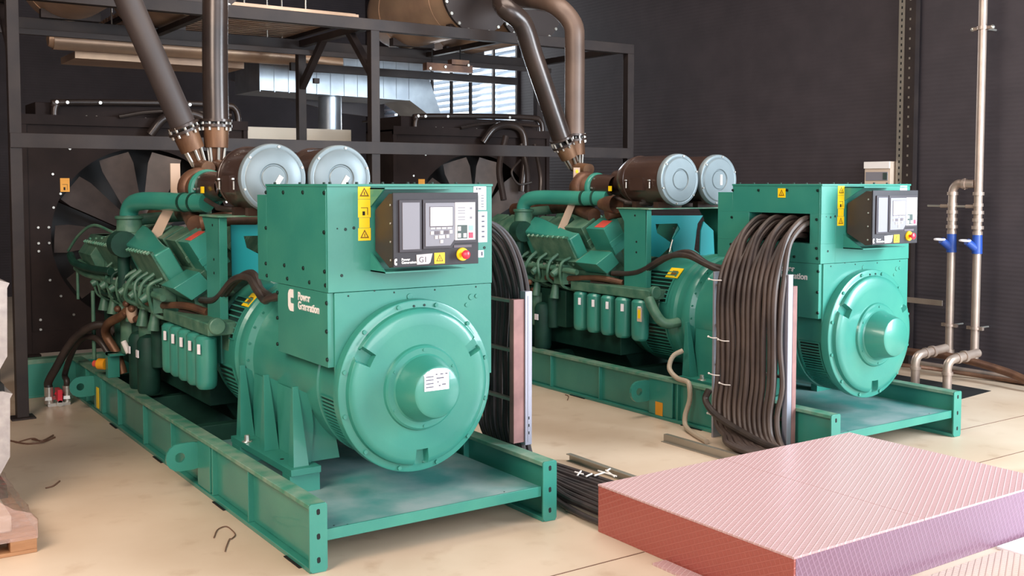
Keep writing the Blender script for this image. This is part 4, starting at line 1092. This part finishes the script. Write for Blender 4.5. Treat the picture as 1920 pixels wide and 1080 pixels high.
# black hoses at the near generator's far end
F1 = at(92,755,'z',.03); F2 = at(126,752,'z',.03)
for i, (fp, top, r, lab) in enumerate(((F1, [(at(105,690,'y',5.35)), at(135,640,'y',5.2), at(170,613,'y',5.0), at(200,610,'y',4.9), at(218,625,'y',4.8)], .038, 'thick black rubber hose arching from the near generator to the floor valve'),
                        (F2, [(at(122,700,'y',5.5)), at(138,655,'y',5.35), at(160,632,'y',5.2), at(185,638,'y',5.0), at(205,665,'y',4.9)], .028, 'thinner black rubber hose arching beside the thick one'))):
    m = MB('hose'); m.tube([fp+Vector((0,0,.14)), fp+Vector((.0,.0,.2))] + top, r, 12)
    m.use('zinc').cyl(fp+Vector((0,0,-.01)), fp+Vector((0,0,.15)), .04, None, 14).bolt(fp+Vector((0,0,.03)), (0,0,1), .06, .03)
    tag(build('rubber_hose', m), lab, 'hose')
m = MB('red'); c = (F1+F2)/2; m.cyl(F1+Vector((.07,0,.10)), F2+Vector((-.05,0,.06)), .035, None, 12); m.box(c.x-.02,c.y-.1,.04,c.x+.02,c.y+.06,.16); m.use('zinc').cyl(c+Vector((0,-.1,.0)), c+Vector((0,.1,.0)), .03); m.box(c.x-.1,c.y-.05,0,c.x+.1,c.y+.03,.03)
tag(build('drain_valve', m), 'red valve on the floor between the two rubber hoses', 'valve')

# ================================================================= LEFT EDGE: pallet, wrapped goods
px0 = at(70,1035,'z',0)
o = empty('shrink_wrapped_pallet', (px0.x, px0.y, 0), 'wooden pallet with film-wrapped load at the lower left corner', 'pallet')
m = MB('wood')
for k, x in enumerate((-.14, -.66, -1.2)): 
    for y in (0, .45, .98): m.box(x, y, .022, x+.14, y+.12, .10)
for y in (0, .45, .98): m.box(-1.2, y, 0, 0, y+.12, .022)
build('blocks', m, o, bevel=.003)
m = MB('wood')
for k in range(7): m.box(-1.2, .01+k*.165, .10, 0, .01+k*.165+.12, .122)
build('deck_boards', m, o, bevel=.002)
m = MB('boxbeige'); m.box(-1.15,.06,.122,-.12,1.0,.22).box(-1.15,.2,.22,-.45,1.0,.48); build('load', m, o, bevel=.01)
m = MB('film'); rows = []
for (yy, s) in ((-.008, 0), (.0, 1)): pass
prof = [(.004, .085), (.003, .19), (-.03, .235), (-.12, .27), (-.25, .37), (-.40, .50), (-.8, .56)]
vr = []
for i, (x, z) in enumerate(prof):
    row = []
    for k in range(12):
        y = -.01 + 1.14*k/11; row.append(m.bm.verts.new((x + .006*math.sin(k*2.3+i), y, z + .006*math.sin(k*1.7+i*2))))
    vr.append(row)
for a, b in zip(vr, vr[1:]):
    for k in range(11): m._f([a[k], a[k+1], b[k+1], b[k]])
fro = [m.bm.verts.new((x, -.012, z)) for x, z in prof]; bot = [m.bm.verts.new((x, -.012, .085)) for x, z in prof]
for k in range(len(prof)-1): m._f([fro[k], fro[k+1], bot[k+1], bot[k]])
build('stretch_film', m, o)
def wrapped(zs, x1, y, label):
    z0, z1 = zs
    m = MB('wrap'); m.prism([(-2.0, z0+.1), (-2.0, z1), (x1-.04, z1-.0), (x1+.015, z1-.02), (x1, z1-.05), (x1-.01, z0+.16), (x1-.10, z0)], 'y', y, y+.5)
    m.use('hole').prism([(-1.98,z0-.16),(-1.98,z0+.1),(x1-.10,z0),(x1-.03,z0-.02),(x1-.02,z0-.16)], 'y', y+.02, y+.48)
    return m
wx = at(15,600,'y',2.0).x
o = empty('wrapped_equipment_rack', (wx,2.0,0), 'white film-wrapped equipment stack at the left edge of the view', 'equipment')
for (z0,z1) in ((.22,.80),(.86,1.5)):
    m = wrapped((z0,z1), wx, 2.0, ''); bmesh.ops.translate(m.bm, verts=m.bm.verts, vec=Vector((-wx,-2.0,0))); build('wrapped_unit', m, o)
m = MB('frame'); m.box(-.6,.05,0,-.5,.45,.08).box(-.12,.05,0,-.04,.45,.08); build('base_foot', m, o)

# ================================================================= FLOOR DEBRIS
def flo(px, py, h=.006): 
    p = at(px, py, 'z', h); return p
m = MB('debris'); m.tube([flo(18,826),flo(50,832),flo(80,829),flo(103,820)], .008, 6); m.tube([flo(30,830),flo(60,822),flo(75,827)], .006, 6); m.tube([flo(60,824,.02),flo(80,826,.03),flo(100,816,.01)], .007, 6)
tag(build('plastic_strips', m), 'brown plastic strips on the floor near the left post', 'strips')
m = MB('debris'); m.tube([flo(401,1008),flo(408,993),flo(424,987),flo(436,995),flo(441,1003),flo(434,1010),flo(430,1011),flo(424,1026),flo(422,1034)], .0035, 6)
tag(build('wire_hook', m), 'thin curled piece of wire on the floor in front of the near generator', 'wire')
m = MB('debris'); m.tube([flo(86,915),flo(100,911),flo(112,902)], .006, 6)
tag(build('wood_splinter', m), 'small brown splinter on the floor right of the pallet', 'splinter')
m = MB('debris'); m.tube([flo(1060,740),flo(1066,743),flo(1064,750)], .004, 6)
tag(build('wire_clipping', m), 'tiny curled wire clipping on the floor between the generators', 'wire')

# ================================================================= LIGHT
sc = bpy.context.scene
wd = bpy.data.worlds.new('sky'); sc.world = wd; wd.use_nodes = True
bg = wd.node_tree.nodes['Background']; bg.inputs[0].default_value = (.80,.90,1,1); bg.inputs[1].default_value = 1.6
def area(name, loc, target, sx, sy, power, col):
    l = bpy.data.lights.new(name, 'AREA'); l.shape = 'RECTANGLE'; l.size = sx; l.size_y = sy; l.energy = power; l.color = col
    o = bpy.data.objects.new(name, l); COL.objects.link(o); o.location = loc
    o.rotation_euler = (Vector(target)-Vector(loc)).to_track_quat('-Z', 'Y').to_euler(); return o
area('daylight_door', (7.9, -4.0, 2.9), (4.7, .5, 1.1), 3.4, 3.8, 820, (.78,.91,1))
area('daylight_door', (1.5, -8.7, 3.2), (1.6, 1.0, .9), 5, 3.5, 230, (.96,.97,1))
area('warm_fill', (-4.2, -1.5, 4.6), (0, 2.2, .9), 3, 3, 330, (1,.87,.74))  # added warm fill from the left, no lamp known there
area('warm_fill', (3.0, 2.0, 6.1), (3.0, 2.0, 0), 5, 2, 170, (1,.90,.80))  # unseen overhead source added for the warm ambient
area('louvre_daylight', (8.0, 12.0, 3.9), (3.2, 7.6, 2.9), 1.2, 4.0, 170, (.88,.94,1))

# ================================================================= CAMERA
cd = bpy.data.cameras.new('camera'); cam = bpy.data.objects.new('camera', cd); COL.objects.link(cam)
cam.location = CAM
right = Vector((xc.x, yc.x, up.x)); upv = Vector((xc.y, yc.y, up.y)); fwd = Vector((xc.z, yc.z, up.z))
cam.rotation_euler = Matrix((right, upv, -fwd)).transposed().to_euler()
cd.lens = F/1920*36; cd.sensor_width = 36; cd.shift_y = -(540-PY)/1920; cd.clip_end = 100
sc.camera = cam
sc.view_settings.view_transform = 'Standard'; sc.view_settings.look = 'None'; sc.view_settings.gamma = 1; sc.view_settings.exposure = .7
sc.view_settings.use_curve_mapping = False
